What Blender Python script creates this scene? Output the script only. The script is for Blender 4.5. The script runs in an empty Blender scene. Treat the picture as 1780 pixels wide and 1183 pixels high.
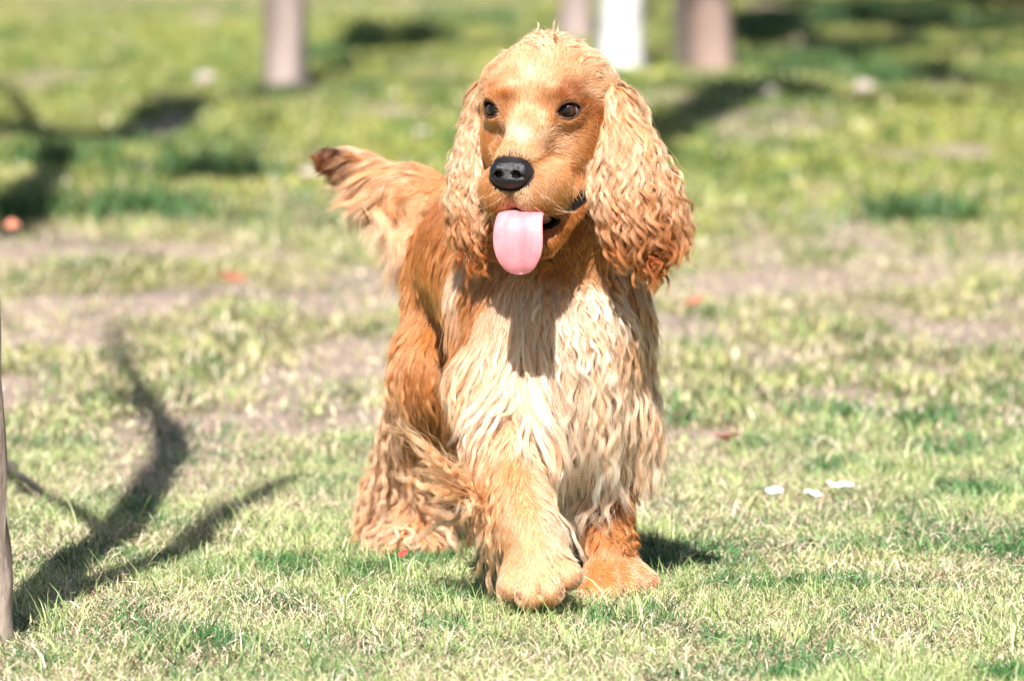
import bpy, math
import numpy as np
from mathutils import Vector, Matrix
from mathutils.kdtree import KDTree

# ------------------------------------------------------------------ camera, light, exposure
scene = bpy.context.scene
col = scene.collection
CAM_H, PITCH, FPX = 0.788, math.radians(4.87), 10270.0
PW, PH = 1780.0, 1183.0
cam_data = bpy.data.cameras.new('camera')
cam_data.sensor_width = 36.0
cam_data.lens = FPX / PW * 36.0
cam_data.clip_start = 0.05
cam_data.clip_end = 3000
cam_data.dof.use_dof = True
cam_data.dof.focus_distance = 5.96
cam_data.dof.aperture_fstop = (cam_data.lens / 1000.0) / 0.028
cam = bpy.data.objects.new('camera', cam_data)
cam.location = (0, 0, CAM_H)
cam.rotation_euler = (math.pi / 2 - PITCH, 0, 0)
col.objects.link(cam)
scene.camera = cam

SUN_EL, SUN_AZ = math.radians(47), math.radians(7)      # the sun stands behind the camera, a little to its left
SUN_VEC = Vector((-math.sin(SUN_AZ) * math.cos(SUN_EL), -math.cos(SUN_AZ) * math.cos(SUN_EL), math.sin(SUN_EL)))
world = bpy.data.worlds.new('World')
scene.world = world
world.use_nodes = True
wn = world.node_tree
wn.nodes.clear()
sky = wn.nodes.new('ShaderNodeTexSky')
sky.sky_type = 'NISHITA'
sky.sun_disc = False
sky.sun_elevation = SUN_EL
sky.sun_rotation = math.pi + SUN_AZ
bg = wn.nodes.new('ShaderNodeBackground')
bg.inputs['Strength'].default_value = 0.05
wo = wn.nodes.new('ShaderNodeOutputWorld')
wn.links.new(sky.outputs[0], bg.inputs[0])
wn.links.new(bg.outputs[0], wo.inputs[0])
sd = bpy.data.lights.new('sun', 'SUN')
sd.energy = 5.0
sd.angle = math.radians(0.5)
sd.color = (1.0, 0.965, 0.915)
sun = bpy.data.objects.new('sun', sd)
sun.rotation_euler = SUN_VEC.to_track_quat('Z', 'Y').to_euler()
sun.location = SUN_VEC * 30
col.objects.link(sun)

scene.view_settings.view_transform = 'Standard'
scene.view_settings.look = 'None'
scene.view_settings.exposure = 1.42
scene.view_settings.gamma = 1.0
scene.render.engine = 'CYCLES'
cy = scene.cycles
cy.max_bounces = 12
cy.diffuse_bounces = 4
cy.glossy_bounces = 4
cy.transmission_bounces = 8
cy.transparent_max_bounces = 8
cy.use_denoising = True
cy.use_adaptive_sampling = True
cy.adaptive_threshold = 0.01
cy.sample_clamp_indirect = 6
cy.caustics_reflective = False
cy.caustics_refractive = False

FAST_BODY = False      # (development switch) body without its coat

# ------------------------------------------------------------------ measuring helpers
CP, SP = math.cos(PITCH), math.sin(PITCH)
def W(px, py, Y):
    """world point seen at photograph pixel (px,py) at world depth Y"""
    a = (px - PW / 2) / FPX
    b = -(py - PH / 2) / FPX
    # ray = right*a + up*b + fwd ; fwd=(0,CP,-SP) up=(0,SP,CP)
    ry, rz = CP + b * SP, -SP + b * CP
    t = Y / ry
    return np.array((a * t, Y, CAM_H + rz * t))
def PX(P):
    """photograph pixel of world points (N,3)"""
    P = np.asarray(P, dtype=np.float64)
    q = P - np.array((0, 0, CAM_H))
    d = q[..., 1] * CP - q[..., 2] * SP
    u = q[..., 1] * SP + q[..., 2] * CP
    return np.stack([PW / 2 + FPX * q[..., 0] / d, PH / 2 - FPX * u / d], -1)
def G(px, py):
    a = (px - PW / 2) / FPX
    b = -(py - PH / 2) / FPX
    ry, rz = CP + b * SP, -SP + b * CP
    t = CAM_H / -rz
    return np.array((a * t, ry * t, 0.0))

def _hash(ix, iy, seed):
    n = (ix.astype(np.int64) * 374761393 + iy.astype(np.int64) * 668265263 + seed * 1442695041) & 0x7fffffff
    n = (n ^ (n >> 13)) * 1274126177 & 0x7fffffff
    return ((n ^ (n >> 16)) & 0xffff) / 65535.0
def vnoise(x, y, seed=0):
    x = np.asarray(x, float); y = np.asarray(y, float)
    ix, iy = np.floor(x), np.floor(y)
    fx, fy = x - ix, y - iy
    fx = fx * fx * (3 - 2 * fx); fy = fy * fy * (3 - 2 * fy)
    a = _hash(ix, iy, seed); b = _hash(ix + 1, iy, seed); c = _hash(ix, iy + 1, seed); d = _hash(ix + 1, iy + 1, seed)
    return (a * (1 - fx) + b * fx) * (1 - fy) + (c * (1 - fx) + d * fx) * fy
def fnoise(x, y, seed=0, o=3):
    s = 0; a = 1; t = 0
    for k in range(o):
        s = s + a * vnoise(x * 2 ** k, y * 2 ** k, seed + 17 * k); t += a; a *= 0.5
    return s / t
def sstep(e0, e1, x):
    t = np.clip((x - e0) / (e1 - e0), 0, 1)
    return t * t * (3 - 2 * t)

# ------------------------------------------------------------------ object helpers
def tag(o, label=None, cat=None, group=None, kind=None):
    if label: o['label'] = label
    if cat: o['category'] = cat
    if group: o['group'] = group
    if kind: o['kind'] = kind
    return o
def empty(name, loc=(0, 0, 0), parent=None):
    o = bpy.data.objects.new(name, None)
    o.empty_display_size = 0.05
    o.location = loc
    col.objects.link(o)
    if parent: o.parent = parent
    return o
def mesh_np(name, V, faces, mat, parent=None, smooth=True, attr=None):
    """faces: list of (N,k) int arrays (tris and/or quads)"""
    me = bpy.data.meshes.new(name)
    V = np.asarray(V, dtype=np.float32)
    me.vertices.add(len(V))
    me.vertices.foreach_set('co', V.ravel())
    if not isinstance(faces, (list, tuple)): faces = [faces]
    loops = np.concatenate([np.asarray(f).ravel() for f in faces]).astype(np.int32)
    tot = np.concatenate([np.full(len(f), np.asarray(f).shape[1]) for f in faces]).astype(np.int32)
    st = np.concatenate([[0], np.cumsum(tot)[:-1]]).astype(np.int32)
    me.loops.add(len(loops))
    me.loops.foreach_set('vertex_index', loops)
    me.polygons.add(len(tot))
    me.polygons.foreach_set('loop_start', st)
    me.polygons.foreach_set('loop_total', tot)
    me.polygons.foreach_set('use_smooth', np.full(len(tot), smooth))
    me.update(calc_edges=True)
    me.validate()
    for k, v in (attr or {}).items():
        v = np.asarray(v, dtype=np.float32)
        if v.ndim == 1:
            a = me.attributes.new(k, 'FLOAT', 'POINT'); a.data.foreach_set('value', v)
        else:
            if v.shape[1] == 3: v = np.concatenate([v, np.ones((len(v), 1), np.float32)], 1)
            a = me.attributes.new(k, 'FLOAT_COLOR', 'POINT'); a.data.foreach_set('color', v.ravel())
    me.materials.append(mat)
    o = bpy.data.objects.new(name, me)
    col.objects.link(o)
    if parent: o.parent = parent
    return o
def loc_in(P, parent_loc):
    return np.asarray(P) - np.asarray(parent_loc)

# ------------------------------------------------------------------ materials
def newmat(name):
    m = bpy.data.materials.new(name)
    m.use_nodes = True
    return m, m.node_tree, m.node_tree.nodes['Principled BSDF']
def N(nt, t, **kw):
    n = nt.nodes.new(t)
    for k, v in kw.items():
        if k in n.inputs: n.inputs[k].default_value = v
        else: setattr(n, k, v)
    return n
def ramp(nt, stops):
    r = nt.nodes.new('ShaderNodeValToRGB')
    e = r.color_ramp.elements
    while len(e) < len(stops): e.new(0.5)
    for k, (p, c) in enumerate(stops):
        e[k].position = p; e[k].color = (*c, 1)
    return r
def obj_coords(nt):
    return nt.nodes.new('ShaderNodeTexCoord').outputs['Object']

def mat_ground():
    m, nt, p = newmat('soil_and_turf')
    co = obj_coords(nt)
    at = N(nt, 'ShaderNodeAttribute', attribute_name='tint')
    n1 = N(nt, 'ShaderNodeTexNoise', Scale=60.0, Detail=6.0, Roughness=0.7)
    nt.links.new(co, n1.inputs['Vector'])
    r = ramp(nt, [(0.3, (0.45, 0.45, 0.45)), (0.7, (1.45, 1.45, 1.45))])
    nt.links.new(n1.outputs['Fac'], r.inputs[0])
    mx = N(nt, 'ShaderNodeMix', data_type='RGBA', blend_type='MULTIPLY')
    mx.inputs[0].default_value = 1.0
    nt.links.new(at.outputs['Color'], mx.inputs[6]); nt.links.new(r.outputs[0], mx.inputs[7])
    nt.links.new(mx.outputs[2], p.inputs['Base Color'])
    p.inputs['Roughness'].default_value = 0.95
    p.inputs['Specular IOR Level'].default_value = 0.1
    b = N(nt, 'ShaderNodeBump', Strength=0.8, Distance=0.01)
    nt.links.new(n1.outputs['Fac'], b.inputs['Height']); nt.links.new(b.outputs[0], p.inputs['Normal'])
    return m
def mat_blade(name='grass_blades', tr=0.14):
    m, nt, p = newmat(name)
    at = N(nt, 'ShaderNodeAttribute', attribute_name='tint')
    nt.links.new(at.outputs['Color'], p.inputs['Base Color'])
    p.inputs['Roughness'].default_value = 0.5
    p.inputs['Specular IOR Level'].default_value = 0.35
    t = N(nt, 'ShaderNodeBsdfTranslucent')
    nt.links.new(at.outputs['Color'], t.inputs['Color'])
    mx = N(nt, 'ShaderNodeMixShader'); mx.inputs[0].default_value = tr
    nt.links.new(p.outputs[0], mx.inputs[1]); nt.links.new(t.outputs[0], mx.inputs[2])
    nt.links.new(mx.outputs[0], nt.nodes['Material Output'].inputs['Surface'])
    return m
def mat_bark(name, c1, c2, scale=18.0):
    m, nt, p = newmat(name)
    co = obj_coords(nt)
    mp = N(nt, 'ShaderNodeMapping'); mp.inputs['Scale'].default_value = (1, 1, 0.25)
    nt.links.new(co, mp.inputs['Vector'])
    n1 = N(nt, 'ShaderNodeTexNoise', Scale=scale, Detail=8.0, Roughness=0.65)
    nt.links.new(mp.outputs[0], n1.inputs['Vector'])
    r = ramp(nt, [(0.35, c1), (0.62, c2)])
    nt.links.new(n1.outputs['Fac'], r.inputs[0]); nt.links.new(r.outputs[0], p.inputs['Base Color'])
    b = N(nt, 'ShaderNodeBump', Strength=0.9, Distance=0.006)
    nt.links.new(n1.outputs['Fac'], b.inputs['Height']); nt.links.new(b.outputs[0], p.inputs['Normal'])
    p.inputs['Roughness'].default_value = 0.9
    return m
def mat_plain(name, c1, c2, scale=30.0, rough=0.7, bump=0.3, dist=0.003, spec=0.4):
    m, nt, p = newmat(name)
    co = obj_coords(nt)
    n1 = N(nt, 'ShaderNodeTexNoise', Scale=scale, Detail=5.0)
    nt.links.new(co, n1.inputs['Vector'])
    r = ramp(nt, [(0.35, c1), (0.65, c2)])
    nt.links.new(n1.outputs['Fac'], r.inputs[0]); nt.links.new(r.outputs[0], p.inputs['Base Color'])
    b = N(nt, 'ShaderNodeBump', Strength=bump, Distance=dist)
    nt.links.new(n1.outputs['Fac'], b.inputs['Height']); nt.links.new(b.outputs[0], p.inputs['Normal'])
    p.inputs['Roughness'].default_value = rough
    p.inputs['Specular IOR Level'].default_value = spec
    return m
def mat_tinted(name, rough=0.6, spec=0.3, sss=0.0):
    m, nt, p = newmat(name)
    at = N(nt, 'ShaderNodeAttribute', attribute_name='tint')
    nt.links.new(at.outputs['Color'], p.inputs['Base Color'])
    p.inputs['Roughness'].default_value = rough
    p.inputs['Specular IOR Level'].default_value = spec
    if sss:
        p.inputs['Subsurface Weight'].default_value = sss
        p.inputs['Subsurface Radius'].default_value = (0.01, 0.004, 0.003)
        p.inputs['Subsurface Scale'].default_value = 0.6
    return m, nt, p
def mat_hair():
    m = bpy.data.materials.new('dog_hair')
    m.use_nodes = True
    nt = m.node_tree
    nt.nodes.clear()
    at = N(nt, 'ShaderNodeAttribute', attribute_name='tint')
    h = nt.nodes.new('ShaderNodeBsdfHairPrincipled')
    h.model = 'CHIANG'
    h.parametrization = 'COLOR'
    h.inputs['Roughness'].default_value = 0.33
    h.inputs['Radial Roughness'].default_value = 0.6
    h.inputs['Coat'].default_value = 0.0
    h.inputs['IOR'].default_value = 1.5
    h.inputs['Random Roughness'].default_value = 0.3
    nt.links.new(at.outputs['Color'], h.inputs['Color'])
    d = nt.nodes.new('ShaderNodeBsdfDiffuse')
    nt.links.new(at.outputs['Color'], d.inputs['Color'])
    mx = N(nt, 'ShaderNodeMixShader'); mx.inputs[0].default_value = 0.38
    nt.links.new(h.outputs[0], mx.inputs[1]); nt.links.new(d.outputs[0], mx.inputs[2])
    o = nt.nodes.new('ShaderNodeOutputMaterial')
    nt.links.new(mx.outputs[0], o.inputs['Surface'])
    return m
M_HAIR = mat_hair()

# ------------------------------------------------------------------ implicit-surface modelling (smooth unions, meshed by surface nets)
class Field:
    def __init__(s, axes):
        s.ax = [np.asarray(a, np.float32) for a in axes]
        s.v = np.full([len(a) for a in axes], 0.05, np.float32)
        s.prims = []
    def _slc(s, lo, hi):
        r = []
        for a, l, h in zip(s.ax, lo, hi):
            i0 = max(0, np.searchsorted(a, l)); i1 = min(len(a), np.searchsorted(a, h))
            r.append(slice(i0, max(i1, i0)))
        return tuple(r)
    def _grid(s, sl):
        return np.meshgrid(s.ax[0][sl[0]], s.ax[1][sl[1]], s.ax[2][sl[2]], indexing='ij')
    def apply(s, f, lo, hi, k, op, group):
        mg = k + 0.05
        sl = s._slc(np.asarray(lo) - mg, np.asarray(hi) + mg)
        X, Y, Z = s._grid(sl)
        if X.size == 0: return
        d = f(X, Y, Z).astype(np.float32)
        a = s.v[sl]
        if op == 'u':
            if k > 0:
                h = np.maximum(k - np.abs(a - d), 0) / k
                s.v[sl] = np.minimum(a, d) - h * h * k * 0.25
            else: s.v[sl] = np.minimum(a, d)
            s.prims.append((f, group))
        else:
            if k > 0:
                h = np.maximum(k - np.abs(a + d), 0) / k
                s.v[sl] = np.maximum(a, -d) + h * h * k * 0.25
            else: s.v[sl] = np.maximum(a, -d)
    def cap(s, a, b, ra, rb, k=0.02, group='', op='u', flat=None):
        """rounded cone; flat=(unit axis, factor): flattened along that axis"""
        a = np.asarray(a, float); b = np.asarray(b, float)
        ba = b - a; L = float(ba @ ba) + 1e-12
        def f(X, Y, Z):
            px, py, pz = X - a[0], Y - a[1], Z - a[2]
            t = np.clip((px * ba[0] + py * ba[1] + pz * ba[2]) / L, 0, 1)
            dx, dy, dz = px - ba[0] * t, py - ba[1] * t, pz - ba[2] * t
            r = ra + (rb - ra) * t
            if flat is not None:
                n, q = flat
                dn = dx * n[0] + dy * n[1] + dz * n[2]
                e = dn * (1 / q - 1)
                l = np.sqrt((dx + n[0] * e) ** 2 + (dy + n[1] * e) ** 2 + (dz + n[2] * e) ** 2)
                return (l - r) * (q + (1 - q) * 0.35)
            return np.sqrt(dx * dx + dy * dy + dz * dz) - r
        R = max(ra, rb)
        s.apply(f, np.minimum(a, b) - R, np.maximum(a, b) + R, k, op, group)
    def ell(s, c, r, k=0.02, group='', op='u', R=None):
        """ellipsoid with radii r; R = 3x3 whose columns are its axes"""
        c = np.asarray(c, float); r = np.asarray(r, float)
        M = np.eye(3) if R is None else np.asarray(R)
        def f(X, Y, Z):
            px, py, pz = X - c[0], Y - c[1], Z - c[2]
            q = [px * M[0, i] + py * M[1, i] + pz * M[2, i] for i in range(3)]
            k0 = np.sqrt((q[0] / r[0]) ** 2 + (q[1] / r[1]) ** 2 + (q[2] / r[2]) ** 2)
            k1 = np.sqrt((q[0] / r[0] ** 2) ** 2 + (q[1] / r[1] ** 2) ** 2 + (q[2] / r[2] ** 2) ** 2) + 1e-9
            return k0 * (k0 - 1) / k1
        m = r.max()
        s.apply(f, c - m, c + m, k, op, group)
    def label(s, P, groups):
        """nearest primitive's group index for points"""
        best = np.full(len(P), 1e9); lab = np.zeros(len(P), int)
        for f, g in s.prims:
            d = f(P[:, 0], P[:, 1], P[:, 2])
            m = d < best
            best[m] = d[m]; lab[m] = groups.index(g)
        return lab
    def sample(s, P):
        idx = []; fr = []
        for k in range(3):
            a = s.ax[k]
            i = np.clip(np.searchsorted(a, P[:, k]) - 1, 0, len(a) - 2)
            idx.append(i); fr.append(np.clip((P[:, k] - a[i]) / (a[i + 1] - a[i]), 0, 1))
        out = 0
        for dx in (0, 1):
            for dy in (0, 1):
                for dz in (0, 1):
                    w = (fr[0] if dx else 1 - fr[0]) * (fr[1] if dy else 1 - fr[1]) * (fr[2] if dz else 1 - fr[2])
                    out = out + w * s.v[idx[0] + dx, idx[1] + dy, idx[2] + dz]
        return out
    def grad(s, P, e=0.004):
        g = np.stack([s.sample(P + np.eye(3)[k] * e) - s.sample(P - np.eye(3)[k] * e) for k in range(3)], -1)
        return g / (np.linalg.norm(g, axis=1, keepdims=True) + 1e-9)
    def mesh(s):
        v = s.v; ins = v < 0
        nx, ny, nz = v.shape
        c = [ins[dx:nx - 1 + dx, dy:ny - 1 + dy, dz:nz - 1 + dz] for dx in (0, 1) for dy in (0, 1) for dz in (0, 1)]
        sm = np.zeros(c[0].shape, np.int8)
        for q in c: sm += q
        I, J, K = np.nonzero((sm > 0) & (sm < 8))
        cid = np.full(sm.shape, -1, np.int32); cid[I, J, K] = np.arange(len(I))
        acc = np.zeros((len(I), 3)); cnt = np.zeros(len(I))
        for ax in range(3):
            o = [(a, b) for a in (0, 1) for b in (0, 1)]
            for a, b in o:
                off0 = [0, 0, 0]; oth = [q for q in range(3) if q != ax]
                off0[oth[0]] = a; off0[oth[1]] = b
                off1 = list(off0); off1[ax] = 1
                v0 = v[I + off0[0], J + off0[1], K + off0[2]]; v1 = v[I + off1[0], J + off1[1], K + off1[2]]
                m = (v0 < 0) != (v1 < 0)
                t = np.where(m, v0 / np.where(m, v0 - v1, 1), 0)
                base = [I + off0[0], J + off0[1], K + off0[2]]
                p = np.stack([s.ax[q][base[q]] for q in range(3)], -1).astype(float)
                nxt = s.ax[ax][np.minimum(base[ax] + 1, len(s.ax[ax]) - 1)]
                p[:, ax] += t * (nxt - p[:, ax])
                acc[m] += p[m]; cnt[m] += 1
        V = acc / cnt[:, None]
        F = []
        for ax in range(3):
            o1, o2 = [q for q in range(3) if q != ax]
            sl0 = [slice(None)] * 3; sl1 = [slice(None)] * 3
            sl0[ax] = slice(0, -1); sl1[ax] = slice(1, None)
            a = ins[tuple(sl0)]; b = ins[tuple(sl1)]
            e = np.stack(np.nonzero(a != b), -1)
            ok = (e[:, o1] > 0) & (e[:, o2] > 0) & (e[:, o1] < v.shape[o1] - 1) & (e[:, o2] < v.shape[o2] - 1)
            e = e[ok]
            def cell(d1, d2):
                q = e.copy(); q[:, o1] -= d1; q[:, o2] -= d2
                return cid[q[:, 0], q[:, 1], q[:, 2]]
            q = np.stack([cell(1, 1), cell(0, 1), cell(0, 0), cell(1, 0)], -1)
            inside = a[e[:, 0], e[:, 1], e[:, 2]]
            flip = inside if ax != 1 else ~inside
            q[~flip] = q[~flip][:, ::-1]
            F.append(q)
        return V, np.concatenate(F)

def axis_pts(lo, hi, step, fine=None, fstep=None):
    """coordinates from lo to hi, finer inside the interval fine"""
    pts = [lo]
    while pts[-1] < hi:
        x = pts[-1]
        st = step
        if fine is not None:
            d = max(fine[0] - x, x - fine[1], 0)
            st = min(step, fstep + d * 0.12)
        pts.append(x + st)
    return np.array(pts)

# ------------------------------------------------------------------ the spaniel's pose
DOG = np.array((0.04, 6.08, 0.0))
HC = W(950, 163, 6.0)                         # centre of the skull
YAW = math.radians(18)
RY = np.array(((math.cos(YAW), math.sin(YAW), 0), (-math.sin(YAW), math.cos(YAW), 0), (0, 0, 1)))   # columns: right, back, up
def H(x, y, z): return HC + RY @ np.array((x, y, z), float)
GROUPS = ['torso', 'chest', 'head', 'throat', 'fore_a', 'fore_b', 'hind', 'hind_far', 'tail']

bf = Field((axis_pts(-0.24, 0.26, 0.0042, (HC[0] - 0.085, HC[0] + 0.08), 0.0016),
            axis_pts(5.80, 6.68, 0.0045, (5.85, 6.03), 0.0017),
            axis_pts(-0.006, 0.63, 0.0042, (HC[2] - 0.19, HC[2] + 0.07), 0.0016)))
# trunk of the body
T1, T2, T3, T4 = W(958, 545, 6.10), W(905, 480, 6.22), W(862, 450, 6.34), W(838, 455, 6.43)
bf.cap(T1, T2, .082, .086, .03, 'torso')
bf.cap(T2, T3, .086, .078, .03, 'torso')
bf.cap(T3, T4, .078, .076, .03, 'torso')
bf.cap(W(955, 500, 6.10), W(955, 330, 6.05), .070, .052, .05, 'throat')
bf.ell(W(965, 610, 6.05), (.072, .055, .085), .04, 'chest')
bf.cap(W(880, 520, 6.12), W(880, 690, 6.07), .050, .046, .04, 'chest')
bf.cap(W(1038, 560, 6.12), W(1042, 720, 6.11), .048, .040, .04, 'chest')
# near foreleg, stepping forward
bf.cap(W(872, 690, 6.05), W(880, 790, 5.985), .045, .033, .03, 'fore_a')
bf.cap(W(880, 790, 5.985), W(925, 930, 5.90), .033, .0245, .02, 'fore_a')
bf.cap(W(925, 930, 5.90), W(938, 980, 5.88), .0255, .027, .015, 'fore_a')
for tx, ty, tY, r in ((890, 1018, 5.860, .0135), (920, 1032, 5.846, .0145), (955, 1026, 5.846, .0145), (988, 1000, 5.862, .0135)):
    bf.cap(W(935 + (tx - 935) * .6, 980, 5.88), W(tx, ty, tY), .017, r, .003, 'fore_a')
# other foreleg, standing
bf.cap(W(1042, 720, 6.11), W(1052, 800, 6.13), .038, .031, .03, 'fore_b')
bf.cap(W(1052, 800, 6.13), W(1050, 930, 6.10), .031, .025, .02, 'fore_b')
bf.cap(W(1050, 930, 6.10), W(1062, 985, 6.085), .025, .025, .015, 'fore_b')
for tx, ty, tY, r in ((1028, 1035, 6.03, .0150), (1062, 1034, 6.03, .0155), (1096, 1022, 6.045, .0150), (1122, 1012, 6.06, .0140)):
    bf.cap(W(1060 + (tx - 1060) * .5, 995, 6.08), W(tx, ty, tY), .018, r, .003, 'fore_b')
# grooves between the toes
for x0, y0, Y0, x1, y1, Y1 in ((905, 985, 5.868, 904, 1040, 5.838), (937, 990, 5.862, 938, 1046, 5.828), (970, 975, 5.868, 975, 1034, 5.838)):
    bf.cap(W(x0, y0, Y0), W(x1, y1, Y1), .0015, .0035, .004, op='s')
for x0, y0, Y0, x1, y1, Y1 in ((1045, 1000, 6.050, 1044, 1050, 6.010), (1078, 1000, 6.050, 1080, 1048, 6.012), (1105, 995, 6.055, 1112, 1035, 6.035)):
    bf.cap(W(x0, y0, Y0), W(x1, y1, Y1), .0015, .0035, .004, op='s')
# hind legs
bf.cap(W(812, 520, 6.42), W(770, 650, 6.36), .068, .050, .03, 'hind')
bf.cap(W(770, 650, 6.36), W(736, 820, 6.47), .050, .036, .03, 'hind')
bf.cap(W(736, 820, 6.47), W(718, 920, 6.43), .035, .029, .02, 'hind')
for tx in (690, 715, 742):
    bf.cap(W(722, 925, 6.43), W(tx, 950, 6.385), .020, .015, .008, 'hind')
bf.cap(W(900, 560, 6.46), W(905, 690, 6.44), .062, .045, .03, 'hind_far')
bf.cap(W(905, 690, 6.44), W(915, 830, 6.56), .042, .027, .03, 'hind_far')
bf.cap(W(915, 830, 6.56), W(905, 915, 6.54), .026, .026, .02, 'hind_far')
bf.cap(W(905, 915, 6.54), W(895, 932, 6.50), .022, .017, .01, 'hind_far')
# tail
bf.cap(W(815, 375, 6.48), W(720, 335, 6.49), .030, .022, .03, 'tail')
bf.cap(W(720, 335, 6.49), W(640, 308, 6.50), .020, .014, .015, 'tail')
bf.cap(W(640, 308, 6.50), W(578, 278, 6.50), .014, .009, .01, 'tail')
# head
bf.ell(H(0, .012, .000), (.057, .064, .055), .02, 'head', R=RY)
for s in (-1, 1):
    bf.ell(H(s * .047 - .004, .014, .000), (.019, .030, .030), .025, 'head', R=RY)
bf.cap(H(0, .02, -.04), H(0, .05, -.12), .05, .055, .04, 'throat')
for s in (-1, 1):
    bf.ell(H(s * .028, -.040, .0045), (.022, .020, .0135), .014, 'head', R=RY)
    bf.ell(H(s * .035, -.006, -.050), (.029, .040, .037), .022, 'head', R=RY)
bf.cap(H(0, -.040, -.032), H(0, -.106, -.062), .0255, .0205, .018, 'head')
bf.ell(H(0, -.082, -.080), (.0275, .042, .031), .014, 'head', R=RY)
for s in (-1, 1):
    bf.ell(H(s * .0180, -.096, -.092), (.0170, .025, .0265), .008, 'head', R=RY)
    bf.ell(H(s * .0285, -.068, -.090), (.0150, .036, .026), .016, 'head', R=RY)
bf.cap(H(0, -.006, -.112), H(0, -.078, -.147), .034, .0165, .008, 'head')
bf.cap(H(.034, -.020, -.100), H(.020, -.062, -.142), .020, .013, .012, 'head')
bf.cap(H(-.034, -.020, -.100), H(-.020, -.062, -.142), .020, .013, .012, 'head')
for s in (-1, 1):
    bf.ell(H(s * .040, -.088, -.050), (.012, .026, .014), .030, op='s', R=RY)      # hollow below the eye, beside the bridge
# the open mouth between the flews and the lower jaw
MOUTH = [H(.0500, -.034, -.1000), H(.0465, -.056, -.1125), H(.036, -.082, -.1265), H(.014, -.108, -.1270), H(0, -.114, -.1235)]
ML = MOUTH + [H(-.014, -.108, -.1270), H(-.036, -.082, -.1265), H(-.0465, -.056, -.1125), H(-.0500, -.034, -.1000)]
for a, b, ra, rb in zip(ML[:-1], ML[1:], (.003, .0055, .0075, .008, .008, .008, .0075, .0055), (.0055, .0075, .008, .008, .008, .0075, .0055, .003)):
    bf.cap(a, b, ra, rb, .002, op='s')
bf.ell(H(0, -.072, -.124), (.030, .040, .0095), .003, op='s', R=RY)
bf.ell(H(0, -.122, -.106), (.0022, .008, .018), .006, op='s', R=RY)      # cleft below the nose
# eye sockets with lids
EYES = []
for s, ex, ey, ez in ((1, .0370, -.0448, -.0145), (-1, -.0370, -.0448, -.0145)):
    c = H(ex, ey, ez)
    out = RY @ np.array((s * (.40 if s > 0 else .58), -.88, .02)); out /= np.linalg.norm(out)
    up = np.array((0, 0, 1.0)); side = np.cross(out, up); side /= np.linalg.norm(side); up = np.cross(side, out)
    # columns: across, outward, up ; the opening slants a little down towards the outer corner
    ang = -s * 0.20
    ac = side * math.cos(ang) + up * math.sin(ang); uu = -side * math.sin(ang) + up * math.cos(ang)
    Re = np.stack([ac, out, uu], -1)
    EYES.append((c, out, Re))
    bf.ell(c - out * .0005, (.0150, .0150, .0150), .014, 'head')
    bf.ell(c, (.0122, .0122, .0122), 0, op='s')
    def lens(X, Y, Z, c=c, Re=Re, out=out):
        px, py, pz = X - c[0], Y - c[1], Z - c[2]
        u = px * Re[0, 0] + py * Re[1, 0] + pz * Re[2, 0]; v = px * Re[0, 1] + py * Re[1, 1] + pz * Re[2, 1]; w = px * Re[0, 2] + py * Re[1, 2] + pz * Re[2, 2]
        return np.maximum(np.maximum(np.sqrt(u * u + (w - .0066) ** 2), np.sqrt(u * u + (w + .0056) ** 2)) - .0129, -v + .004)
    bf.apply(lens, c - .03, c + .03, .0015, 's', '')

BV, BF_ = bf.mesh()

# skin colour under the coat
PAL = {'cream': (.76, .475, .29), 'pale': (.64, .345, .175), 'gold': (.51, .222, .080), 'apric': (.43, .148, .036), 'orange': (.34, .098, .016),
       'rust': (.22, .050, .008), 'brown': (.10, .028, .008), 'dark': (.045, .014, .006), 'white': (.84, .64, .48), 'pink': (.62, .34, .24)}
PALN = list(PAL); PALC = np.array([PAL[k] for k in PALN])
def seg_dist(P, a, b):
    ba = b - a; t = np.clip(((P - a) @ ba) / (ba @ ba), 0, 1)
    return np.linalg.norm(P - a - t[:, None] * ba, axis=1)
def mouth_dist(P):
    d = np.full(len(P), 9.0)
    for a, b in zip(ML[:-1], ML[1:]): d = np.minimum(d, seg_dist(P, a, b))
    return d
def in_mouth(P):
    q = (P - H(0, -.072, -.124)) @ RY
    return ((q[:, 0] / .036) ** 2 + (q[:, 1] / .046) ** 2 + (q[:, 2] / .0125) ** 2) < 1
def eye_dist(P):
    d = np.full(len(P), 9.0)
    for c, out, Re in EYES:
        q = (P - c) @ Re
        e = np.maximum(np.hypot(q[:, 0], q[:, 2] - .0066), np.hypot(q[:, 0], q[:, 2] + .0056)) - .0129
        dd = np.where((q[:, 1] > -.004) & (np.abs(q).max(1) < .03), e, 9)
        d = np.minimum(d, dd)
    return d

# ------------------------------------------------------------------ the spaniel: skin, eyes, nose, tongue, ears
dog = empty('cocker_spaniel', DOG)
tag(dog, 'golden cocker spaniel walking over the grass with its tongue out and long curly ears', 'dog')
M_SKIN, _nt, _p = mat_tinted('dog_skin', 0.75, 0.2)
skin = np.tile(np.array(PAL['apric']) * .8, (len(BV), 1))
bl = bf.label(BV, GROUPS)
skin[(bl == GROUPS.index('chest')) | (bl == GROUPS.index('fore_a'))] = np.array(PAL['pale']) * .8
tt = sstep(620, 590, PX(BV)[:, 0]) * (bl == GROUPS.index('tail'))
skin = skin * (1 - tt[:, None]) + np.array(PAL['brown']) * tt[:, None]
md, ed, im = mouth_dist(BV), eye_dist(BV), in_mouth(BV)
hd = bl == GROUPS.index('head')
w = np.clip(1 - (md - .0085) / .002, 0, 1); w[~hd & (bl != GROUPS.index('throat'))] = 0
w[im] = 1
skin = skin * (1 - w[:, None]) + np.array((.006, .003, .003)) * w[:, None]  # near-black lips and mouth; the gap's darkness is put into the colour
w = np.clip(1 - (ed - .0018) / .003, 0, 1) * hd
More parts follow.
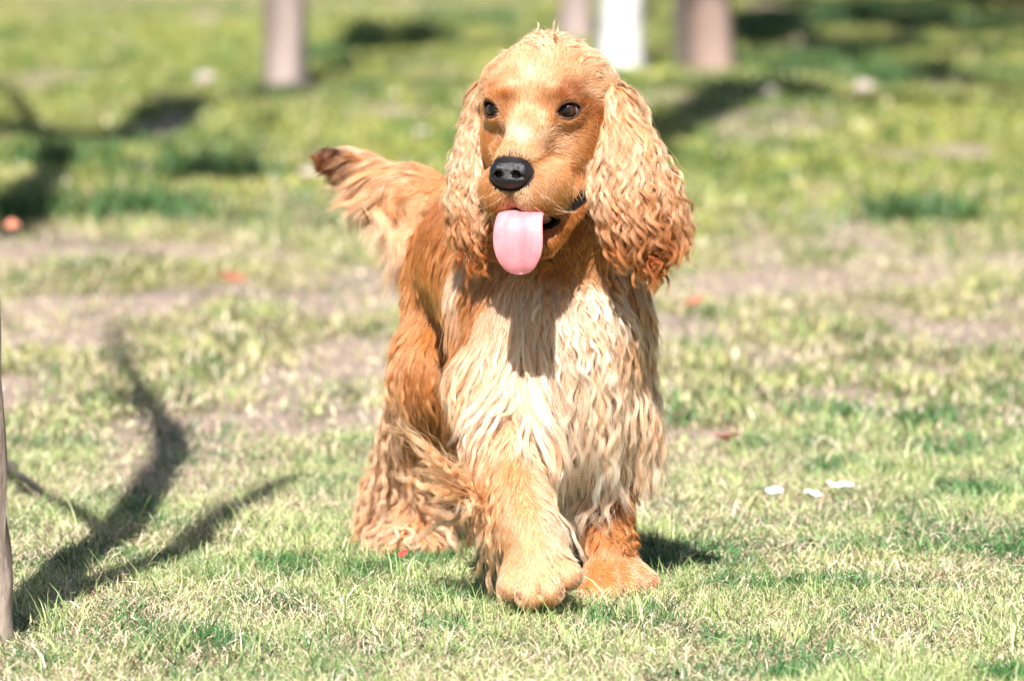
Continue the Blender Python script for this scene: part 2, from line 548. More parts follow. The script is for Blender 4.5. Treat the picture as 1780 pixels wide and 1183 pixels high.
skin = skin * (1 - w[:, None]) + np.array((.035, .016, .012)) * w[:, None]
NOSE = H(0.0, -.118, -.0745)
w = np.clip((.026 - np.linalg.norm(BV - NOSE, axis=1)) / .003, 0, 1)
skin = skin * (1 - w[:, None]) + np.array((.010, .009, .010)) * w[:, None]
body = mesh_np('body', loc_in(BV, DOG), BF_, M_SKIN, dog, attr={'tint': skin})

def lathe_pts(prof, n=32):
    t = np.linspace(0, 2 * np.pi, n, endpoint=False)
    V = []; F = []
    for r, h in prof:
        V.append(np.stack([r * np.cos(t), np.full(n, h), r * np.sin(t)], -1))
    V = np.concatenate(V)
    for k in range(len(prof) - 1):
        for i in range(n):
            j = (i + 1) % n
            F.append((k * n + i, k * n + j, (k + 1) * n + j, (k + 1) * n + i))
    return V, np.array(F)
# eyeballs: local frame across / outward / up, the iris and pupil are rings of colour on a glossy ball
M_EYE, nt, p = mat_tinted('wet_eye', 0.08, 0.25)
p.inputs['Coat Weight'].default_value = 0.5
p.inputs['Coat Roughness'].default_value = 0.05
for (c, out, Re), s in zip(EYES, (1, -1)):
    th = np.linspace(0, np.pi, 49)
    prof = [(max(.0118 * math.sin(a), 1e-5), .0118 * math.cos(a) + (0.0006 if a < .5 else 0)) for a in th]
    V, F = lathe_pts(prof, 48)
    Wd = V @ Re.T
    look = RY @ np.array((-.05 + .14 * s, -1, 0.0)); look /= np.linalg.norm(look)
    ang = np.arccos(np.clip((Wd / np.linalg.norm(Wd, axis=1, keepdims=True)) @ look, -1, 1))
    cc = np.where((ang < .42)[:, None], (.003, .002, .002), np.where((ang < .86)[:, None], (.034, .010, .004), np.where((ang < .98)[:, None], (.006, .003, .003), (.16, .10, .09))))
    mesh_np('eye', loc_in(Wd + c, DOG), F, M_EYE, dog, attr={'tint': cc})

# nose
nf = Field((axis_pts(-.03, .03, .0007), axis_pts(-.024, .022, .0007), axis_pts(-.025, .025, .0007)))
nf.ell((0, 0, .0035), (.0205, .0145, .0120), .004)
nf.ell((-.0115, .001, -.0005), (.0108, .0135, .0135), .006)
nf.ell((.0115, .001, -.0005), (.0108, .0135, .0135), .006)
nf.ell((0, -.001, -.0085), (.0125, .0115, .0085), .008)
nf.cap((-.009, -.016, -.0035), (-.0110, -.006, -.0022), .0043, .0034, .002, op='s')
nf.cap((.009, -.016, -.0035), (.0110, -.006, -.0022), .0043, .0034, .002, op='s')
nf.cap((-.0095, -.0145, -.0045), (-.0195, -.008, -.0065), .0030, .0015, .002, op='s')
nf.cap((.0095, -.0145, -.0045), (.0195, -.008, -.0065), .0030, .0015, .002, op='s')
nf.cap((0, -.0165, .002), (0, -.0135, -.020), .0007, .0009, .0015, op='s')
NV, NF = nf.mesh(); NV = NV * np.array((.95, .92, .91))
m, nt, p = newmat('wet_black_nose')
p.inputs['Base Color'].default_value = (.006, .005, .007, 1)
p.inputs['Roughness'].default_value = 0.33
p.inputs['Specular IOR Level'].default_value = 0.5
vo = N(nt, 'ShaderNodeTexVoronoi', Scale=1100.0)
nt.links.new(obj_coords(nt), vo.inputs['Vector'])
b = N(nt, 'ShaderNodeBump', Strength=0.55, Distance=0.0008)
nt.links.new(vo.outputs['Distance'], b.inputs['Height']); nt.links.new(b.outputs[0], p.inputs['Normal'])
a = math.radians(-12)
Rn = RY @ np.array(((1, 0, 0), (0, math.cos(a), -math.sin(a)), (0, math.sin(a), math.cos(a))))
mesh_np('nose', loc_in(NV @ Rn.T + NOSE, DOG), NF, m, dog)

# tongue: lofted over the lower lip and hanging
def loft(path, widths, thick, across, nsec=28, groove=.0):
    V = []; F = []
    n = len(path)
    for k in range(n):
        t = path[min(k + 1, n - 1)] - path[max(k - 1, 0)]; t = t / np.linalg.norm(t)
        ac = across - t * (across @ t); ac /= np.linalg.norm(ac)
        nm = np.cross(ac, t)
        for i in range(nsec):
            a = 2 * np.pi * i / nsec
            u = math.cos(a); v = math.sin(a)
            uu = np.sign(u) * abs(u) ** .8
            lift = groove * (math.exp(-(uu / .16) ** 2) - .7 * uu * uu)
            V.append(path[k] + ac * widths[k] * uu + nm * (thick[k] * v * (1 - .25 * uu * uu) - lift))
    for k in range(n - 1):
        for i in range(nsec):
            j = (i + 1) % nsec
            F.append((k * nsec + i, k * nsec + j, (k + 1) * nsec + j, (k + 1) * nsec + i))
    return np.array(V), np.array(F)
def smooth_path(pts, n):
    pts = np.array(pts, float); m = len(pts)
    t = np.linspace(0, m - 1, n); out = []
    for x in t:
        i = min(int(x), m - 2); f = x - i
        p0, p1, p2, p3 = pts[max(i - 1, 0)], pts[i], pts[i + 1], pts[min(i + 2, m - 1)]
        out.append(.5 * ((2 * p1) + (-p0 + p2) * f + (2 * p0 - 5 * p1 + 4 * p2 - p3) * f * f + (-p0 + 3 * p1 - 3 * p2 + p3) * f ** 3))
    return np.array(out)
tp = [H(.004, -.060, -.125), H(.006, -.092, -.1185), H(.0085, -.112, -.1170), H(.0095, -.1215, -.128), H(.0100, -.1240, -.146), H(.0105, -.1225, -.162), H(.0120, -.1180, -.1750)]
n = 44
P = smooth_path(tp, n)
sarr = np.linspace(0, 1, n)
wd = np.interp(sarr, [0, .3, .45, .6, .68, .76, .84, .91, .96, .99, 1], [.020, .0235, .0250, .0262, .0258, .0240, .0208, .0165, .0115, .0060, .0010])
th = np.interp(sarr, [0, .5, .9, 1], [.0055, .0038, .0028, .0008])
TV, TF = loft(P, wd, th, RY @ np.array((1.0, 0, 0)), groove=-.0015)
m, nt, p = newmat('tongue')
co = obj_coords(nt)
n1 = N(nt, 'ShaderNodeTexNoise', Scale=55.0, Detail=4.0)
mp = N(nt, 'ShaderNodeMapping'); mp.inputs['Scale'].default_value = (1.6, 1.6, .6)
nt.links.new(co, mp.inputs['Vector']); nt.links.new(mp.outputs[0], n1.inputs['Vector'])
r = ramp(nt, [(0.30, (.46, .150, .17)), (0.6, (.54, .205, .235)), (0.8, (.56, .24, .26))])
nt.links.new(n1.outputs['Fac'], r.inputs[0]); nt.links.new(r.outputs[0], p.inputs['Base Color'])
p.inputs['Roughness'].default_value = 0.45
p.inputs['Subsurface Weight'].default_value = 0.25
p.inputs['Subsurface Radius'].default_value = (.006, .002, .0015)
p.inputs['Subsurface Scale'].default_value = 0.5
n2 = N(nt, 'ShaderNodeTexNoise', Scale=900.0, Detail=2.0); nt.links.new(co, n2.inputs['Vector'])
b = N(nt, 'ShaderNodeBump', Strength=0.35, Distance=0.0008); nt.links.new(n2.outputs['Fac'], b.inputs['Height'])
b2 = N(nt, 'ShaderNodeBump', Strength=0.25, Distance=0.002); nt.links.new(n1.outputs['Fac'], b2.inputs['Height'])
nt.links.new(b2.outputs[0], b.inputs['Normal']); nt.links.new(b.outputs[0], p.inputs['Normal'])
mesh_np('tongue', loc_in(TV, DOG), TF, m, dog)

# ears: leather flaps
def ear_field(chain, lo, hi, nrm, q=.38):
    f = Field((axis_pts(lo[0], hi[0], .0026), axis_pts(lo[1], hi[1], .0026), axis_pts(lo[2], hi[2], .0026)))
    for (p0, r0), (p1, r1) in zip(chain[:-1], chain[1:]):
        f.cap(p0, p1, r0, r1, .02, 'ear', flat=(nrm, q))
    return f
nr = RY @ np.array((.30, -.95, 0)); nr /= np.linalg.norm(nr)
ch_r = [(W(1036, 150, 6.01), .015), (W(1060, 190, 5.985), .017), (W(1080, 270, 5.965), .020), (W(1110, 345, 5.96), .029), (W(1120, 385, 5.965), .029)]
nl = RY @ np.array((-.55, -.83, 0)); nl /= np.linalg.norm(nl)
ch_l = [(W(856, 150, 6.04), .012), (W(838, 190, 6.04), .013), (W(826, 270, 6.03), .015), (W(823, 340, 6.02), .020), (W(830, 370, 6.015), .022)]
EARS = []
for ch, nn in ((ch_r, nr), (ch_l, nl)):
    pts = np.array([p for p, r in ch])
    f = ear_field(ch, pts.min(0) - .06, pts.max(0) + .06, nn)
    V, F = f.mesh()
    e = mesh_np('ear', loc_in(V, DOG), F, M_SKIN, dog, attr={'tint': np.tile(np.array(PAL['orange']) * .8, (len(V), 1))})
    EARS.append((f, V, F, e, ch))

# ------------------------------------------------------------------ hair
def rnd_unit(rng, n):
    v = rng.normal(size=(n, 3)); return v / np.linalg.norm(v, axis=1, keepdims=True)
def norm(v): return v / (np.linalg.norm(v, axis=-1, keepdims=True) + 1e-9)
def tri_sample(V, F, n, rng, dens=None):
    T = np.concatenate([F[:, [0, 1, 2]], F[:, [0, 2, 3]]])
    a, b, c = V[T[:, 0]], V[T[:, 1]], V[T[:, 2]]
    cr = np.cross(b - a, c - a); ar = np.linalg.norm(cr, axis=1) / 2
    w = ar.copy()
    if dens is not None: w *= dens((a + b + c) / 3)
    cs = np.cumsum(w); cs /= cs[-1]
    i = np.searchsorted(cs, rng.random(n))
    u, v = rng.random(n), rng.random(n)
    fl = u + v > 1; u[fl] = 1 - u[fl]; v[fl] = 1 - v[fl]
    return a[i] + (b[i] - a[i]) * u[:, None] + (c[i] - a[i]) * v[:, None]

# control points: (px, py, direction dx, dy, length mm, lift, wave mm, wavelength mm, lock size mm, root colour, tip colour)
CT = {}
def make_ctrl(rows):
    A = np.array([[r[0], r[1]] for r in rows], float)
    d = np.array([[r[2], r[3]] for r in rows], float); d /= np.linalg.norm(d, axis=1, keepdims=True)
    q = np.array([r[4:9] for r in rows], float)
    c0 = np.array([PAL[r[9]] for r in rows]); c1 = np.array([PAL[r[10]] for r in rows])
    return A, np.concatenate([d, q, c0, c1], 1)
def interp_ctrl(ctrl, px, e=14.0, pw=1.6):
    A, Q = ctrl
    out = np.zeros((len(px), Q.shape[1]))
    for s in range(0, len(px), 40000):
        d2 = ((px[s:s + 40000, None, :] - A[None]) ** 2).sum(-1)
        w = 1 / (d2 + e * e) ** pw
        out[s:s + 40000] = (w @ Q) / w.sum(1, keepdims=True)
    out[:, :2] = norm(out[:, :2])
    return out

def grow(name, field, V, F, ctrls, glist, n, seed, parent, K=9, r0=.00022, mask=None, dens=None, grav=1.0, jit=1.0, push=True, e=14.0, tipr=.12, stray=.03,
         locks=0, lenf=1.0, wavef=1.0, spread=.0022, liftf=1.0, rootc=.78, bright=1.0, stand=.009, post=None, clf=1.0):
    rng = np.random.default_rng(seed)
    R = tri_sample(V, F, locks or n, rng, dens)
    if mask is not None: R = R[mask(R)]
    lab = field.label(R, glist) if len(glist) > 1 else np.zeros(len(R), int)
    px = PX(R)
    A = np.zeros((len(R), 13)); ok = np.zeros(len(R), bool)
    for gi, g in enumerate(glist):
        if g not in ctrls: continue
        m = lab == gi
        if m.any(): A[m] = interp_ctrl(ctrls[g], px[m], 6.5 if g == 'head' else e); ok |= m
    R, A, px, lab = R[ok], A[ok], px[ok], lab[ok]
    nrm = field.grad(R, .003)
    A[:, 2] *= lenf; A[:, 4] *= wavef; A[:, 3] *= liftf
    if locks:
        per = n // max(len(R), 1)
        C = np.arange(len(R)) * per
        R = np.repeat(R, per, 0); A = np.repeat(A, per, 0); nrm = np.repeat(nrm, per, 0)
        rr = rnd_unit(rng, len(R)) * (spread * rng.random((len(R), 1)) ** .5)
        rr[C] = 0
        R = R + rr - nrm * (rr * nrm).sum(1, keepdims=True) * .6
    n = len(R)
    # lock centres
    prob = 1 / np.maximum(A[:, 6], .8) ** 2
    area = 1.0
    keep = rng.random(n) < np.clip(prob / prob.max(), 0, 1) * 0
    # spacing: strands per mm2 estimated, one lock centre per size^2
    T = np.concatenate([F[:, [0, 1, 2]], F[:, [0, 2, 3]]])
    tot = (np.linalg.norm(np.cross(V[T[:, 1]] - V[T[:, 0]], V[T[:, 2]] - V[T[:, 0]]), axis=1) / 2).sum() * 1e6
    dn = n / tot
    keep = rng.random(n) < np.clip(1 / (A[:, 6] ** 2 * dn), 0, .5)
    if not locks: C = np.nonzero(keep)[0]
    kd = KDTree(len(C))
    Pk = R + nrm * .0
    for i, c in enumerate(C): kd.insert(Pk[c], i)
    kd.balance()
    own = np.arange(n) // per if locks else np.array([kd.find(p)[1] for p in Pk])
    nc = len(C)
    cR, cA, cN = R[C], A[C], nrm[C]
    L = cA[:, 2] * .001 * rng.uniform(.68, 1.25, nc)
    lift = cA[:, 3] * rng.uniform(.6, 1.4, nc)
    wave, lam = cA[:, 4] * .001 * rng.uniform(.35, 1.35, nc), np.maximum(cA[:, 5], 4) * .001
    D = np.stack([cA[:, 0], np.zeros(nc), -cA[:, 1]], -1)
    D = D + rnd_unit(rng, nc) * .16 * jit
    D = norm(D - cN * (D * cN).sum(1, keepdims=True) * .9)
    pos = cR.copy(); g = cN.copy()
    path = [pos.copy()]
    sgn = np.where(fnoise(cR[:, 0] * 40, cR[:, 2] * 40, seed + 3, 1) < .5, -1.0, 1.0)
    ph = 2 * np.pi * ((cR * np.array((.25, .1, -1.0))).sum(1) / lam) + 9.0 * fnoise(cR[:, 0] * 38 + 7, cR[:, 2] * 26, seed, 2) + rng.normal(size=nc) * .55
    lam = lam * rng.uniform(.8, 1.3, nc)
    for k in range(1, K):
        s = k / (K - 1)
        if push: g = field.grad(pos, .004)
        t = norm(D - g * (D * g).sum(1, keepdims=True) * .85)
        l = lift * (1 - s * .6)
        d = t * np.sqrt(np.clip(1 - l * l, .05, 1))[:, None] + g * l[:, None]
        gr = np.clip(L / .06, 0, 1.2) * grav * s
        d = norm(d + np.array((0, 0, -1.0)) * gr[:, None] * .7)
        pos = pos + d * (L / (K - 1))[:, None]
        if push:
            dd = field.sample(pos); tgt = np.minimum(.0006 + .11 * L * min(1, s * 1.5) * liftf, stand)
            mv = np.clip(tgt - dd, 0, .01)
            pos = pos + g * mv[:, None]
        path.append(pos.copy())
    path = np.stack(path, 1)                                  # nc,K,3
    S = np.linspace(0, 1, K)
    tang = norm(np.gradient(path, axis=1))
    lat = norm(np.cross(tang, cN[:, None, :])); vv = np.cross(lat, tang)
    env = np.minimum(S * 2.2, 1)[None]
    arg = ph[:, None] + 2 * np.pi * S[None] * (L / lam)[:, None]
    off = (np.sin(arg) - np.sin(ph)[:, None]) ; off2 = np.cos(arg) - np.cos(ph)[:, None]
    path = path + (wave[:, None] * env * off)[..., None] * lat + (wave[:, None] * env * off2 * .55 * sgn[:, None])[..., None] * vv
    # a slow bend of the whole lock
    bend = rng.normal(size=nc) * .10 * jit
    path = path + ((bend * L)[:, None] * S[None] ** 2)[..., None] * lat
    # strands
    offr = R - cR[own]
    lf = rng.uniform(.66, 1.0, n) if not locks else rng.uniform(.74, 1.0, n)
    lf = np.where(rng.random(n) < .12, lf * .6, lf)
    gk = S[None] * lf[:, None] * (K - 1)
    i0 = np.minimum(gk.astype(int), K - 2); fr = (gk - i0)[..., None]
    Pg = path[own[:, None], i0] * (1 - fr) + path[own[:, None], i0 + 1] * fr
    cl = .82 * (1 - np.exp(-A[:, 6] / 2.0))
    if locks: cl = .80 * clf * rng.uniform(.75, 1.1, nc)[own]
    Pg = Pg + offr[:, None, :] * (1 - cl[:, None, None] * (S[None, :, None] ** (1.5 if locks else .9)))
    Ls = (L[own] * lf)
    rv = rnd_unit(rng, n)
    amp = np.where(rng.random(n) < stray, .20, .030) * Ls * jit
    Pg = Pg + (amp[:, None] * S[None] ** 1.5)[..., None] * rv[:, None, :]
    # every strand has its own small wiggle
    rv2 = rnd_unit(rng, n); p2 = rng.uniform(0, 6.28, n)
    wig = np.minimum(Ls * .02, .0009)
    Pg = Pg + (wig[:, None] * np.sin(p2[:, None] + S[None] * (4 + 5 * rng.random(n))[:, None]) * S[None])[..., None] * rv2[:, None, :]
    # colour
    cj = rng.normal(size=nc) * .15; sj = rng.normal(size=n) * .16
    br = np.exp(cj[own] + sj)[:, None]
    c0 = A[:, 7:10] * br * rootc; c1 = A[:, 10:13] * br * bright  # roots darkened to put the shade between locks into the colour
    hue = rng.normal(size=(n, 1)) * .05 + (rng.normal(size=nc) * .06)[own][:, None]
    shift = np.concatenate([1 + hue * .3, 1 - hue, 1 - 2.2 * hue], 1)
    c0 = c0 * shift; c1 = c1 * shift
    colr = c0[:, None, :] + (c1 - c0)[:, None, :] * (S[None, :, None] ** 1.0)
    if post is not None: colr = colr * post(Pg)
    colr = np.clip(colr, .002, .93)
    rad = r0 * (1 - (1 - tipr) * S[None] ** 1.7) * rng.uniform(.75, 1.2, n)[:, None]
    rad[:, 0] *= .8
    hc = bpy.data.hair_curves.new(name)
    hc.add_curves([K] * n)
    P = Pg - np.asarray(DOG)
    hc.attributes['position'].data.foreach_set('vector', P.astype(np.float32).ravel()) if 'position' in hc.attributes else hc.points.foreach_set('position', P.astype(np.float32).ravel())
    ra = hc.attributes.get('radius') or hc.attributes.new('radius', 'FLOAT', 'POINT')
    ra.data.foreach_set('value', rad.astype(np.float32).ravel())
    ca = hc.attributes.new('tint', 'FLOAT_COLOR', 'POINT')
    ca.data.foreach_set('color', np.concatenate([colr, np.ones((n, K, 1))], -1).astype(np.float32).ravel())
    hc.materials.append(M_HAIR)
    o = bpy.data.objects.new(name, hc)
    col.objects.link(o)
    o.parent = parent
    return o

CT['head'] = make_ctrl([
    # crown
    (950, 62, 0.2, -1, 24, 0.45, 2, 16, 4, 'pale', 'cream'), (900, 75, -0.5, -0.9, 15, 0.35, 1, 16, 3, 'pale', 'cream'),
    (860, 95, -0.9, -0.3, 14, 0.25, 1, 16, 3, 'pale', 'pale'), (1000, 75, 0.7, -0.5, 18, 0.35, 1.5, 16, 4, 'pale', 'cream'),
    (1045, 100, 0.9, 0.3, 24, 0.3, 2.5, 16, 4, 'pale', 'cream'), (1075, 130, 0.7, 0.8, 26, 0.25, 3, 16, 5, 'pale', 'cream'), (1065, 165, 0.4, 1, 26, 0.2, 3, 16, 5, 'gold', 'cream'), (835, 110, -0.9, 0.4, 18, 0.2, 1.5, 16, 4, 'pale', 'cream'), (828, 150, -0.4, 1, 20, 0.2, 2, 16, 4, 'pale', 'cream'),
    (945, 80, -0.5, -1, 20, 0.5, 3, 14, 5, 'pale', 'cream'), (930, 115, -0.15, -1, 15, 0.15, 0.6, 18, 2.5, 'gold', 'pale'), (880, 130, -0.6, -0.8, 11, 0.12, 0.4, 18, 2, 'pale', 'pale'),
    (990, 125, 0.5, -0.9, 13, 0.15, 0.6, 18, 2.5, 'gold', 'pale'), (1030, 160, 0.9, -0.2, 12, 0.12, 0.4, 18, 2, 'gold', 'cream'),
    # forehead blaze and brows
    (922, 130, -0.1, -1, 11, 0.12, 0.3, 18, 1.8, 'pale', 'cream'), (900, 140, -0.3, -1, 11, 0.12, 0.3, 18, 1.8, 'gold', 'pale'), (960, 130, 0.3, -1, 11, 0.12, 0.3, 18, 1.8, 'gold', 'pale'), (916, 165, -0.05, -1, 10, 0.15, 0.3, 18, 1.5, 'pale', 'pale'), (914, 200, -0.05, -1, 9, 0.15, 0.3, 18, 1.5, 'gold', 'pale'), (930, 190, 0.2, -1, 8, 0.13, 0.3, 18, 1.4, 'gold', 'pale'), (896, 195, -0.3, -1, 8, 0.13, 0.3, 18, 1.4, 'gold', 'pale'),
    (893, 150, -0.4, -1, 9, 0.12, 0.3, 18, 1.5, 'pale', 'pale'), (880, 165, -0.5, -0.9, 7, 0.12, 0.2, 18, 1.3, 'orange', 'orange'), (856, 165, -0.6, -0.7, 6, 0.15, 0.2, 18, 1.2, 'orange', 'orange'),
    (955, 158, 0.3, -1, 8, 0.12, 0.2, 18, 1.4, 'gold', 'pale'), (975, 160, 0.5, -0.9, 7, 0.14, 0.2, 18, 1.3, 'rust', 'rust'), (992, 165, 0.7, -0.6, 7, 0.14, 0.2, 18, 1.3, 'rust', 'rust'),
    (1015, 180, 0.9, -0.3, 8, 0.12, 0.2, 18, 1.3, 'rust', 'orange'), (1040, 200, 1, 0, 9, 0.12, 0.3, 18, 1.5, 'rust', 'orange'),
    # under the eyes
    (980, 212, 0.5, 0.4, 5, 0.1, 0.1, 18, 1.1, 'gold', 'gold'), (955, 200, 0.1, -0.9, 5, 0.1, 0.1, 18, 1.1, 'pale', 'pale'), (1010, 215, 0.8, 0.4, 6, 0.1, 0.1, 18, 1.2, 'apric', 'gold'),
    (860, 212, -0.4, 0.6, 5, 0.1, 0.1, 18, 1.1, 'gold', 'gold'), (845, 235, -0.5, 0.8, 6, 0.1, 0.1, 18, 1.2, 'apric', 'apric'),
    # nose bridge, its narrow highlight put into the hair colour
    (903, 235, 0.05, -1, 5, 0.08, 0.1, 18, 1.1, 'cream', 'white'), (893, 262, 0.05, -1, 4, 0.08, 0.1, 18, 1, 'gold', 'pale'), (870, 262, -0.4, -0.9, 4, 0.08, 0.1, 18, 1, 'gold', 'gold'),
    (925, 262, 0.5, -0.8, 5, 0.08, 0.1, 18, 1.1, 'gold', 'gold'), (940, 235, 0.5, -0.5, 5, 0.08, 0.1, 18, 1.1, 'gold', 'pale'), (960, 245, 0.8, 0.1, 6, 0.08, 0.1, 18, 1.2, 'gold', 'pale'),
    # cheek
    (1000, 250, 0.9, 0.4, 8, 0.1, 0.2, 18, 1.5, 'apric', 'gold'), (1030, 260, 0.8, 0.6, 10, 0.12, 0.3, 18, 1.8, 'orange', 'apric'), (1042, 235, 0.8, 0.5, 10, 0.12, 0.3, 18, 1.8, 'rust', 'orange'),
    (985, 290, 0.8, 0.6, 9, 0.12, 0.3, 18, 1.6, 'apric', 'gold'), (1020, 300, 0.8, 0.6, 12, 0.15, 0.4, 18, 2, 'apric', 'gold'), (840, 280, -0.6, 0.8, 7, 0.1, 0.2, 18, 1.4, 'apric', 'apric'),
    # flews
    (935, 300, 0.6, 0.6, 6, 0.12, 0.2, 18, 1.2, 'gold', 'gold'), (945, 335, 0.5, 0.9, 7, 0.15, 0.2, 18, 1.3, 'gold', 'pale'), (905, 340, 0.2, 1, 6, 0.15, 0.2, 18, 1.1, 'pale', 'cream'), (870, 335, -0.3, 1, 6, 0.15, 0.2, 18, 1.1, 'pale', 'gold'),
    (850, 320, -0.6, 0.8, 6, 0.15, 0.2, 18, 1.1, 'apric', 'gold'), (860, 365, -0.4, 0.9, 7, 0.2, 0.3, 18, 1.3, 'orange', 'apric'), (940, 370, 0.4, 0.9, 8, 0.2, 0.3, 18, 1.4, 'orange', 'orange'),
    (970, 345, 0.6, 0.8, 9, 0.15, 0.3, 18, 1.5, 'apric', 'apric'), (985, 330, 0.8, 0.6, 9, 0.12, 0.3, 18, 1.6, 'apric', 'gold'),
    # lower jaw
    (1000, 360, 0.4, 0.9, 12, 0.2, 0.8, 16, 2, 'orange', 'apric'), (975, 390, 0.3, 0.9, 14, 0.25, 1, 16, 2.5, 'rust', 'orange'), (960, 420, 0.2, 1, 16, 0.3, 1.5, 16, 3, 'rust', 'apric'), (1020, 390, 0.4, 0.9, 16, 0.2, 1.2, 16, 3, 'rust', 'orange'),
    (880, 420, -0.2, 1, 14, 0.25, 1, 16, 3, 'rust', 'orange'),
])
CT['throat'] = make_ctrl([
    (960, 440, 0.1, 1, 24, 0.25, 3, 16, 4, 'rust', 'apric'), (1020, 420, 0.2, 1, 24, 0.25, 3, 16, 4, 'orange', 'apric'), (1010, 490, 0.1, 1, 26, 0.3, 4, 14, 5, 'gold', 'cream'),
    (900, 500, -0.1, 1, 28, 0.25, 3, 20, 5, 'pale', 'cream'), (950, 520, 0, 1, 28, 0.3, 4, 16, 5, 'pale', 'cream'), (850, 480, -0.2, 1, 26, 0.2, 2, 20, 4, 'orange', 'apric'), (1080, 480, 0.3, 1, 24, 0.2, 2, 20, 4, 'orange', 'gold'),
    (830, 400, -0.5, 1, 24, 0.2, 2, 20, 4, 'orange', 'apric'),
])
CT['chest'] = make_ctrl([
    (840, 540, -0.25, 1, 28.6, 0.15, 0.32, 32.5, 1.68, 'pale', 'cream'), (900, 560, -0.1, 1, 30.8, 0.15, 0.96, 32.5, 2.4, 'pale', 'white'), (960, 540, 0.1, 1, 33, 0.25, 2.4, 22.5, 3, 'pale', 'white'),
    (1010, 520, 0, 1, 30.8, 0.3, 3.2, 17.5, 3.6, 'pale', 'white'), (1030, 580, 0.2, 1, 33, 0.25, 2.4, 25, 3, 'cream', 'white'), (1090, 560, 0.4, 1, 30.8, 0.2, 1.6, 27.5, 3, 'gold', 'pale'), (1115, 600, 0.5, 1, 39.6, 0.3, 2.4, 30, 3.6, 'gold', 'cream'),
    (810, 620, -0.5, 1, 35.2, 0.15, 0.38, 32.5, 1.68, 'pale', 'cream'), (850, 640, -0.35, 1, 39.6, 0.15, 0.48, 35, 2.1, 'pale', 'cream'), (910, 640, -0.35, 1, 67.5, 0.2, 2.4, 35, 3.6, 'pale', 'white'), (965, 630, 0.2, 1, 74.2, 0.2, 2.8, 37.5, 3.6, 'pale', 'white'),
    (1010, 650, 0.25, 1, 78.3, 0.25, 3.2, 37.5, 4.2, 'pale', 'white'), (1060, 640, 0.2, 1, 70.2, 0.25, 3.2, 32.5, 3.6, 'pale', 'white'), (1110, 660, 0.2, 1, 55.65, 0.3, 3.2, 35, 3.6, 'pale', 'cream'),
    (940, 700, -0.3, 1, 83.7, 0.25, 3.2, 40, 4.2, 'pale', 'white'), (1000, 720, 0.05, 1, 66.1, 0.25, 3.6, 42.5, 4.8, 'cream', 'white'), (1060, 730, -0.12, 1, 66.1, 0.25, 3.6, 40, 4.8, 'gold', 'white'), (1100, 740, -0.12, 1, 46.81, 0.25, 3.6, 40, 4.2, 'gold', 'cream'),
    (860, 720, -0.4, 1, 39.6, 0.15, 0.64, 35, 2.1, 'pale', 'cream'), (820, 720, -0.4, 1, 35.2, 0.15, 0.48, 35, 2.1, 'pale', 'cream'), (780, 560, -0.3, 1, 28.6, 0.1, 0.32, 30, 1.68, 'orange', 'apric'),
    (795, 640, -0.3, 1, 35.2, 0.15, 0.48, 30, 1.68, 'gold', 'pale'),
])
CT['torso'] = make_ctrl([
    (760, 350, -0.4, 1, 16, 0.08, 0.5, 30, 1.5, 'rust', 'orange'), (740, 420, -0.3, 1, 18, 0.08, 0.5, 30, 1.5, 'rust', 'orange'), (700, 450, -0.2, 1, 20, 0.08, 0.5, 30, 1.5, 'orange', 'apric'),
    (780, 480, -0.2, 1, 24, 0.08, 0.8, 30, 1.8, 'orange', 'apric'), (720, 520, -0.15, 1, 22, 0.08, 0.6, 30, 1.8, 'orange', 'apric'), (770, 570, -0.1, 1, 26, 0.1, 0.8, 30, 1.8, 'orange', 'apric'),
    (690, 560, -0.1, 1, 22, 0.1, 0.6, 30, 1.8, 'apric', 'gold'), (800, 610, -0.1, 1, 34, 0.12, 2, 26, 2.4, 'orange', 'gold'), (760, 650, 0.2, 1, 44, 0.2, 4, 24, 3, 'gold', 'cream'), (830, 680, 0, 1, 44, 0.2, 4, 24, 3, 'gold', 'pale'),
    (1050, 450, 0.3, 1, 22, 0.1, 1, 30, 1.8, 'orange', 'apric'), (1120, 560, 0.3, 1, 26, 0.15, 1, 30, 1.8, 'orange', 'gold'), (800, 320, -0.5, 0.6, 16, 0.1, 0.5, 30, 1.5, 'rust', 'orange'), (950, 600, 0, 1, 30, 0.2, 3, 30, 2.4, 'gold', 'cream'),
])
